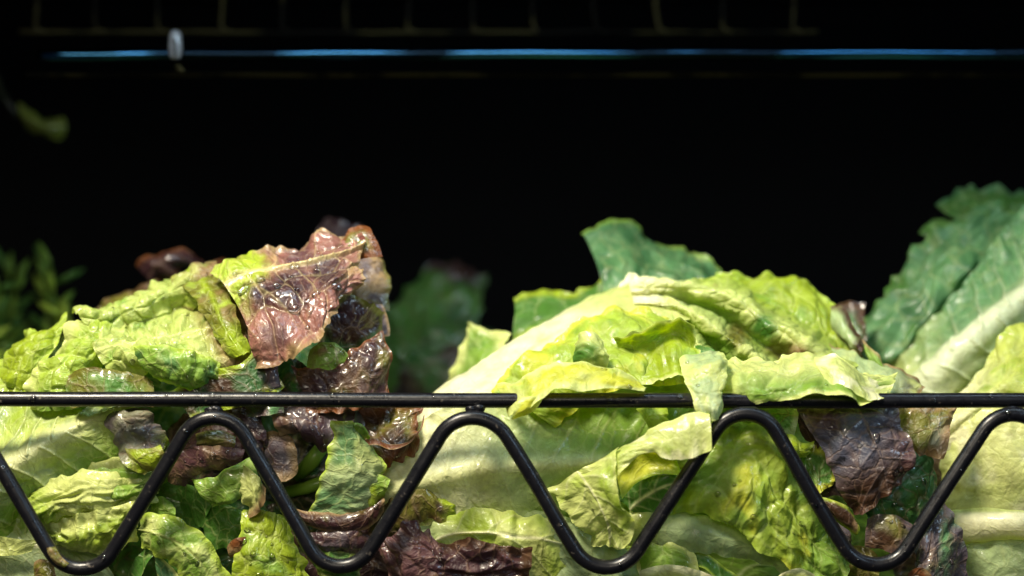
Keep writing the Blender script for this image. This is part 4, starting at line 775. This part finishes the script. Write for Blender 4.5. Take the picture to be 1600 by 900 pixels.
lf(D, ROM, [[(1470, 650, 74), (1520, 596, 66), (1556, 545, 66), (1615, 512, 74), (1710, 480, 90)], [(1476, 668, 58), (1528, 622, 48), (1580, 572, 48), (1640, 545, 56), (1720, 530, 76)], [(1460, 690, 48), (1520, 640, 36), (1590, 600, 36), (1660, 590, 46), (1740, 590, 66)], [(1480, 710, 48), (1540, 680, 38), (1610, 660, 38), (1680, 650, 48), (1750, 650, 66)]], col=(0.46, 0.52, 0.09), base='cream', basew=.5, blotch=[('pale', .4, 20), ('lime', .35, 14)], puff=(2.4, 13), wr=(5.0, 30, 18), ruf=(2.2, 14), step=1.1)
lf(D, ROM, [[(1440, 640, 60), (1470, 700, 48), (1470, 800, 50), (1480, 960, 56)], [(1520, 620, 40), (1530, 700, 30), (1530, 800, 32), (1530, 960, 38)], [(1600, 620, 34), (1610, 710, 24), (1610, 810, 26), (1610, 960, 32)], [(1720, 620, 50), (1730, 720, 44), (1730, 810, 46), (1730, 960, 50)]], col=(0.66, 0.68, 0.26), blotch=[('pale', .4, 26), ('cream', .4, 20)], puff=(.9, 18), wr=(2.6, 34, 30), step=1.2)
lf(D, ROM, [[(1470, 800, 40), (1530, 795, 28), (1610, 800, 20), (1720, 800, 26)], [(1470, 820, 34), (1540, 815, 21), (1620, 816, 14), (1720, 820, 20)], [(1480, 850, 36), (1545, 845, 25), (1620, 842, 18), (1720, 850, 24)]], col='cream', edge='pale', blotch=[('tan', .22, 16)], puff=(.25, 14), wr=(.9, 50, 10), serr=.3, ruf=(.4, 20))
lf(D, ROM, [[(1490, 850, 40), (1550, 845, 28), (1620, 840, 24), (1720, 840, 30)], [(1495, 890, 36), (1560, 880, 24), (1630, 875, 20), (1720, 880, 26)], [(1500, 960, 40), (1570, 950, 28), (1640, 950, 24), (1720, 960, 30)]], col='sage', puff=(.8, 14))

# ------------------------------------------------------------------ greens out of focus behind
G = thing('lettuce_head', 'dark green lettuce out of focus behind the gap left of the middle romaine', 'lettuce', (-0.04, 0.25, 0.0), 'lettuces at the back of the shelf')
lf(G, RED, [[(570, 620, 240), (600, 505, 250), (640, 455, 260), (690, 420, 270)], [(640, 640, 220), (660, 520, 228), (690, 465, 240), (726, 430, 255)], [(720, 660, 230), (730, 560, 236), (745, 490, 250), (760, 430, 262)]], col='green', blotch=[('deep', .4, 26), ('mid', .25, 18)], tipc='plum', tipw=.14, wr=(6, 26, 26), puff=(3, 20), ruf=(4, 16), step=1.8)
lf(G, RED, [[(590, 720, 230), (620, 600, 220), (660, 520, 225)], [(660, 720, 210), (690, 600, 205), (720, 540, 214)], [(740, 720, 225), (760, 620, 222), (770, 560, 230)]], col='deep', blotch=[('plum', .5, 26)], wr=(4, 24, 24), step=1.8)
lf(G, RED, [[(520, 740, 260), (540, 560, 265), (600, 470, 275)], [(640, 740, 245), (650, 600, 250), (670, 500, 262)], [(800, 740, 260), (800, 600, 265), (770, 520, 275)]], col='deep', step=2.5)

hb = thing('herb_bunch', 'feathery dark green herbs out of focus at the far left edge', 'herbs', (-0.25, 0.24, 0.0))
rh = random.Random(8)
for k in range(16):
    x0, y0 = rh.uniform(-70, 110) if k % 3 else rh.uniform(-40, 30), rh.uniform(620, 680); d0 = rh.uniform(190, 260)
    x1, y1 = x0 + rh.uniform(-30, 40), rh.uniform(420, 540)
    st = [V3(x0 + (x1 - x0) * t, y0 + (y1 - y0) * t, d0 + 8 * t) for t in (0, .35, .7, 1)]
    pigment(tube('stem', st, [.0012, .001, .0008, .0005], MAT['green'], hb, n=6), 'mid')
    for q in range(9):
        t = 0.25 + 0.75 * q / 8
        cx, cy = x0 + (x1 - x0) * t, y0 + (y1 - y0) * t
        a = rh.uniform(-0.9, 0.9) + (1.2 if q % 2 else -1.2) * (1 - t * .8)
        ll = rh.uniform(34, 62)
        ex, ey = cx + math.sin(a) * ll, cy - math.cos(a) * ll
        nx, ny = math.cos(a) * 5.5, math.sin(a) * 5.5
        mx_, my_ = (cx + ex) / 2, (cy + ey) / 2
        lf(hb, BUT, [[(cx, cy, d0), (mx_ - nx, my_ - ny, d0 - 6), (ex, ey, d0 + 4)], [(cx, cy, d0), (mx_, my_, d0 - 9), (ex, ey, d0 + 2)], [(cx, cy, d0), (mx_ + nx, my_ + ny, d0 - 6), (ex, ey, d0 + 4)]], col=rh.choice(['mid', 'mid', 'lime', 'green']), puff=(.3, 5), wr=(.8, 10, 10), ruf=(.6, 4), serr=.2, step=3.5)
sl = thing('loose_leaf', 'small yellow green leaf out of focus in the dark at the upper left', 'leaf', V3(60, 195, 230))
lf(sl, BUT, [[(28, 162, 232), (48, 176, 228), (66, 186, 228), (99, 184, 232)], [(34, 186, 226), (54, 194, 222), (74, 200, 222), (100, 198, 228)], [(44, 204, 232), (64, 210, 228), (84, 216, 228), (98, 214, 232)]], col=(0.10, 0.13, 0.012), step=2)

# ------------------------------------------------------------------ pipe and wire basket at the top
pipe = thing('water_pipe', 'dark glossy pipe running across the back above the lettuces with a milky spray nozzle', 'pipe', V3(800, 84, 120))
pp = [V3(60 + i * 22, 86 - 2.2 * min(1, i / 30) + 0.5 * math.sin(i * .5), 120) for i in range(86)]
tube('tube', pp, [.0027 if i else .0022 for i in range(len(pp))], M_PIPE, pipe, n=18)
noz = [V3(274, y, 116) for y in (47, 48.5, 51, 56, 66, 78, 88, 92)]
tube('spray_nozzle', noz, [.0009, .0019, .0026, .0030, .0032, .0033, .0028, .0022], M_NOZZLE, pipe, n=16)
tube('nozzle_slot', [V3(273, 58, 112.6), V3(273, 70, 112.7), V3(274, 88, 112.9)], .0004, M_WALL, pipe, n=8)
tube('nozzle_tip', [V3(276, 101, 122), V3(280, 107, 121), V3(286, 111, 120)], [.0011, .0014, .0009], M_GRID, pipe, n=10)
lip = thing('shelf_lip', 'thin dark brown rod running just below the glossy pipe', 'rod', V3(800, 117, 140))
tube('rod', [V3(40 + i * 60, 117 + .4 * math.sin(i), 140) for i in range(30)], .0011, M_GRID, lip, n=10)
bk = thing('wire_basket', 'dull olive wire basket hardly seen in the dark along the top edge', 'basket', V3(500, 30, 200))
pigment(tube('stem', [V3(28, 182, 230), V3(5, 150, 236), V3(-30, 60, 244), V3(-60, -80, 250)], [.0012, .0014, .0018, .002], MAT['green'], sl, n=8), 'dark')
tube('bottom_wire', [V3(30 + i * 31, 50 + rh.uniform(-1.2, 1.2), 200) for i in range(30)], .0009, M_GRID, bk, n=8)
for px in (55, 148, 245, 345, 440, 540, 636, 738, 833, 930, 1028, 1128, 1238):
    b = rh.uniform(-9, 6)
    tube('upright_wire', [V3(px + b, -60, 204), V3(px + b * .6, 10, 201), V3(px, 38, 200), V3(px + 5, 47, 200), V3(px + 16, 50.5, 200)], .0010, M_GRID, bk, n=8)
tube('bottom_wire', [V3(936 + i * 31, 50 + rh.uniform(-1.2, 1.2), 206) for i in range(12)], .0006, M_GRID, bk, n=8)

# ------------------------------------------------------------------ scraps caught on the wire
sc = thing('leaf_scrap', 'small yellowish scrap of leaf stuck on the leftmost lower bend of the wire', 'leaf', V3(80, 872, -11))
lf(sc, BUT, [[(72, 858, -7), (76, 868, -8), (84, 880, -8), (98, 888, -7)], [(78, 855, -10.4), (84, 866, -10.8), (92, 876, -10.8), (104, 884, -10)], [(86, 854, -9), (92, 864, -9.6), (98, 872, -9.6), (108, 880, -9)]], col='olive', blotch=[('tan', .5, 4)], puff=(.5, 4), wr=(.6, 5, 5), serr=.8, ruf=(.4, 4))
sc2 = thing('leaf_scrap', 'brown curled scrap of leaf under the leftmost lower bend of the wire', 'leaf', V3(68, 890, 2))
lf(sc2, RED, [[(56, 880, 2), (66, 872, 0), (84, 884, 0)], [(54, 895, 0), (68, 892, -2), (88, 902, -1)], [(58, 920, 2), (72, 920, 0), (90, 920, 1)]], col='olive', edge='tan', blotch=[('brown', .4, 6)])
